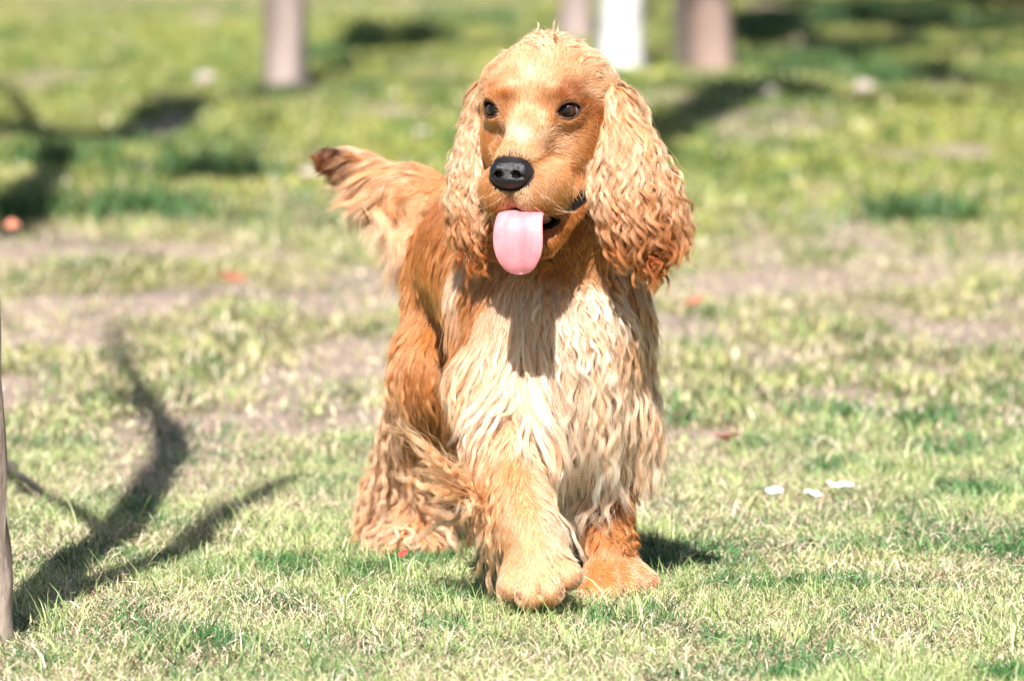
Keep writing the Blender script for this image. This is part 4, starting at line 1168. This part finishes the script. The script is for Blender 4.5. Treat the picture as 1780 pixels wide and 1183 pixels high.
# trunks in the background
M_PALE = mat_bark('pale_bark', (.14, .10, .09), (.28, .22, .20), 5)
M_WHITE = mat_bark('white_bark', (.30, .29, .29), (.52, .51, .51), 4)
M_BROWN = mat_bark('brown_bark', (.10, .062, .048), (.25, .175, .145), 5)
M_DARK = mat_bark('dark_bark', (.05, .04, .035), (.10, .08, .07), 9)
def far_tree(px, py, wpx, mat, label, lean=(0, 0), seed=0, h=7.0):
    g = G(px, py); g[2] = float(ground_h(g[0], g[1])) - .03
    r = wpx / 2 / FPX * g[1]
    t = empty('tree', g); tag(t, label, 'tree', 'trees standing behind the dog')
    rng = np.random.default_rng(seed)
    P = smooth_path([g, g + np.array((lean[0] * .3, 0, 1)), g + np.array((lean[0] + rng.normal() * .1, lean[1], 3)), g + np.array((lean[0] * 2 + rng.normal() * .2, lean[1], h))], 24)
    make_part('trunk', [(P, np.interp(np.linspace(0, 1, 24), [0, .04, .2, 1], [r * 1.35, r * 1.03, r * .92, r * .35]))], mat, t, g, 22, .04)
    tw = []
    twigs(rng, P[10:], r * .6, 2, tw)
    make_part('crown', tw, mat, t, g, 6)
far_tree(497, 165, 76, M_PALE, 'pale grey tree trunk standing alone left of the dog, blurred', (-.02, 0), 1)
far_tree(1078, 126, 80, M_WHITE, 'white barked birch trunk rising just behind the dog\'s head', (.05, 0), 2)
far_tree(1236, 124, 80, M_BROWN, 'pinkish brown tree trunk to the right of the white birch', (.0, 0), 3)
far_tree(1000, 66, 60, M_PALE, 'grey tree trunk at the top, directly above the dog\'s head', (.0, 0), 5)
far_tree(1188, 118, 34, M_DARK, 'thin dark trunk shape added along the left side of the pinkish brown trunk', (.02, 0), 6)  # dark trunk shape added for the dark side of the brown trunk

# trees beside and between, outside the frame, whose boughs throw the bands of shade on the meadow
M_OAK = mat_bark('rough_bark', (.08, .06, .05), (.20, .16, .13), 8)
def shade_tree(base, boughs, label, seed, r=.12, h=6.5):
    base = np.array(base, float); base[2] = float(ground_h(base[0], base[1])) - .03
    t = empty('shade_tree', base); tag(t, label, 'tree', 'trees just outside the frame')
    rng = np.random.default_rng(seed)
    P = smooth_path([base, base + np.array((.05, .1, 1.6)), base + np.array((-.1, .1, 3.4)), base + np.array((.1, 0, h))], 24)
    make_part('trunk', [(P, np.interp(np.linspace(0, 1, 24), [0, .05, 1], [r * 1.3, r, r * .4]))], M_OAK, t, base, 18)
    tw = []
    for pts, rr in boughs:
        a = P[int(np.argmin(np.linalg.norm(P - (np.array(pts[0]) - np.array((0, 0, .5))), axis=1)))]
        q = smooth_path([a] + list(pts), 8 + 4 * len(pts))
        make_part('branch', [(q, np.linspace(rr * 1.2, rr * .7, len(q)))], M_OAK, t, base, 10)
        twigs(rng, q, rr * .8, 2, tw)
    make_part('crown', tw, M_OAK, t, base, 6)
shade_tree((-2.3, 10.5, 0), [([S2T(-80, 215, 3.4), S2T(100, 225, 3.2), S2T(250, 215, 3.3), S2T(330, 180, 3.5)], .13), ([S2T(-60, 420, 2.6), S2T(60, 360, 2.7), S2T(110, 270, 3.0)], .06), ([S2T(150, 330, 2.9), S2T(330, 318, 3.0), S2T(460, 310, 3.2)], .05)],
           'bare spreading tree beyond the left edge of the photo shading the meadow', 31)
shade_tree((2.6, 13.5, 0), [([S2T(1500, 180, 4.0), S2T(1340, 155, 3.9), S2T(1240, 190, 3.7), S2T(1150, 225, 3.6), S2T(1100, 260, 3.4)], .13), ([S2T(1700, 150, 4.2), S2T(1620, 110, 4.4), S2T(1480, 120, 4.5)], .09)],
           'bare spreading tree beyond the right edge of the photo shading the slope', 32)
shade_tree((4.4, 18.5, 0), [([S2T(1780, 90, 4.2), S2T(1640, 84, 4.3), S2T(1500, 70, 4.3), S2T(1420, 80, 4.2)], .2), ([S2T(1760, 28, 4.8), S2T(1560, 24, 4.9), S2T(1290, 26, 4.9)], .26), ([S2T(1750, 60, 4.2), S2T(1560, 45, 4.4), S2T(1400, 20, 4.4), S2T(1290, 70, 4.2)], .26), ([S2T(1700, 10, 4.8), S2T(1500, 5, 4.9), S2T(1350, 0, 4.9)], .26), ([S2T(900, 30, 5.2), S2T(760, 70, 5.1), S2T(640, 80, 5.0), S2T(640, 30, 5.0)], .13)],
           'tall bare tree beyond the right edge behind the trunks', 33, .17, 8)

# ------------------------------------------------------------------ small things on the turf
def pebble(name, px, py, size, c1, c2, label, cat, seed, lift=.4, group=None, rough=.8):
    rng = np.random.default_rng(seed)
    f = Field([axis_pts(-1.5, 1.5, .11)] * 3)
    for k in range(5):
        f.ell(rng.normal(size=3) * .28, rng.uniform(.45, .8, 3), .4)
    V, F = f.mesh()
    g = G(px, py); g[2] = float(ground_h(g[0], g[1]))
    V = V * np.array(size) * .24
    o = mesh_np(name, V, F, mat_plain(name, c1, c2, 40, rough))
    o.location = g + np.array((0, 0, size[2] * lift))
    return tag(o, label, cat, group)
def leaf(name, px, py, L, wd, c1, c2, label, cat, seed, curl=.5, rz=0., z=.012, group=None):
    """a curled dry leaf or petal lying on the turf"""
    rng = np.random.default_rng(seed)
    n, m = 15, 9; V = []; F = []
    for i in range(n):
        s = i / (n - 1)
        w = wd * math.sin(math.pi * min(max(s, .02), .98)) ** .7 * (1 + .08 * rng.normal())
        for j in range(m):
            u = j / (m - 1) * 2 - 1
            V.append(((s - .5) * L, u * w / 2, curl * L * ((s - .5) ** 2 * 1.2 + .35 * (abs(u) * w / L) ** 1.5) + .05 * L * math.sin(7 * s + 3 * u)))
    for i in range(n - 1):
        for j in range(m - 1): F.append((i * m + j, i * m + j + 1, (i + 1) * m + j + 1, (i + 1) * m + j))
    V = np.array(V); V2 = V + np.array((0, 0, .0007)); k = len(V)
    Fa = np.array(F); Fb = Fa[:, ::-1] + k
    rim = [j for j in range(m)] + [i * m + m - 1 for i in range(1, n)] + [(n - 1) * m + j for j in range(m - 2, -1, -1)] + [i * m for i in range(n - 2, 0, -1)]
    Fr = np.array([(rim[i], rim[(i + 1) % len(rim)] + 0, rim[(i + 1) % len(rim)] + k, rim[i] + k) for i in range(len(rim))])
    g = G(px, py); g[2] = float(ground_h(g[0], g[1])) + z
    o = mesh_np(name, np.concatenate([V, V2]), np.concatenate([Fa[:, ::-1], Fb[:, ::-1], Fr]), mat_plain(name, c1, c2, 60, .7))
    o.location = g; o.rotation_euler = (rng.normal() * .25 + .25, rng.normal() * .2, rz)
    return tag(o, label, cat, group)
WH = ((.80, .80, .78), (.9, .9, .89))
leaf('fallen_petal', 1345, 881, .020, .014, *WH, 'small white petal lying leftmost of the three on the turf right of the dog', 'petal', 1, .4, .2, .02, 'white petals on the turf')
leaf('fallen_petal', 1412, 889, .026, .020, *WH, 'crumpled white petal lying in the middle of the three on the turf', 'petal', 2, .9, 1.1, .02, 'white petals on the turf')
leaf('fallen_petal', 1460, 876, .030, .018, *WH, 'longest white petal, rightmost of the three on the turf', 'petal', 3, .4, .1, .02, 'white petals on the turf')
leaf('red_scrap', 700, 998, .012, .007, (.55, .02, .02), (.7, .05, .04), 'tiny bright red scrap in the grass below the dog\'s hind foot', 'scrap', 4, .6, .5, .022)
leaf('dry_leaf', 1265, 792, .038, .028, (.50, .24, .19), (.62, .33, .26), 'curled pinkish leaf on the turf right of the dog\'s chest', 'leaf', 5, .9, .3, .02, 'dry leaves on the turf')
leaf('dry_leaf', 400, 512, .05, .03, (.30, .12, .06), (.40, .18, .10), 'orange brown leaf in the worn soil below the dog\'s tail, blurred', 'leaf', 6, .9, .3, .03, 'dry leaves on the turf')
leaf('dry_leaf', 1207, 546, .036, .02, (.26, .09, .05), (.36, .13, .07), 'dark russet leaf on bare soil just right of the dog\'s shoulder', 'leaf', 7, .7, .1, .02, 'dry leaves on the turf')
leaf('dry_leaf', 20, 445, .03, .03, (.40, .15, .09), (.5, .20, .12), 'reddish leaf by the left edge of the photo', 'leaf', 8, 1.0, .3, .04, 'dry leaves on the turf')
0 and leaf('dry_leaf', 1495, 800, .03, .02, (.42, .30, .08), (.55, .38, .12), 'ochre leaf beneath a dark tuft, up the turf from the white petals', 'leaf', 9, .8, .9, .02, 'dry leaves on the turf')
ST = ((.28, .23, .20), (.42, .35, .32))
pebble('stone', 360, 168, (.10, .09, .085), *ST, 'pale stone on the meadow below the lone trunk left of the dog', 'stone', 1, .35, 'pale stones on the meadow')
pebble('stone', 545, 310, (.13, .08, .05), *ST, 'pale flat stone just behind the tip of the dog\'s tail', 'stone', 2, .35, 'pale stones on the meadow')
pebble('stone', 1500, 168, (.10, .08, .07), *ST, 'pale stone on the slope at the right, farther from the dog\'s ear', 'stone', 3, .35, 'pale stones on the meadow')
pebble('stone', 1337, 178, (.08, .07, .06), *ST, 'small pale stone in the shadow band right of the dog\'s ear', 'stone', 4, .35, 'pale stones on the meadow')
pebble('stone', 735, 235, (.10, .08, .05), *ST, 'pale stone on the meadow above the dog\'s tail', 'stone', 5, .3, 'pale stones on the meadow')
# twig with a knob, lying at the left
g0, g1 = G(18, 838), G(95, 885)
tw = empty('fallen_twig', g0); tag(tw, 'dark twig with a knobbed end lying on the grass beside the left trunk', 'twig')
P = smooth_path([g0 + (0, 0, .012), g0 * .6 + g1 * .4 + (0, 0, .016), g1 + (0, 0, .006)], 14)
make_part('twig_stem', [(P, np.linspace(.005, .003, 14))], M_DARK, tw, g0, 8, .12)
make_part('knob', [(smooth_path([P[0] - (.006, 0, .004), P[0] + (0, 0, .004), P[0] + (.008, 0, .004)], 8), np.array([.003, .008, .010, .011, .011, .010, .007, .004]))], M_DARK, tw, g0, 10, .08)

# dark log shape added to darken the far corner of the slope
la, lb = G(1640, -2), G(2100, 22)
lg = empty('added_log', la); tag(lg, 'dark log shape added at the top right corner of the meadow, blurred', 'log')
P = smooth_path([la + (0, 0, .10), (la + lb) / 2 + (0, .2, .13), lb + (0, 0, .12)], 20)
make_part('log_trunk', [(P, np.interp(np.linspace(0, 1, 20), [0, .1, 1], [.10, .15, .17]))], M_DARK, lg, la, 16, .06)
q = P[8]
make_part('stub', [(smooth_path([q, q + (.1, -.05, .22), q + (.14, -.1, .34)], 6), np.linspace(.05, .03, 6))], M_DARK, lg, la, 8, .06)
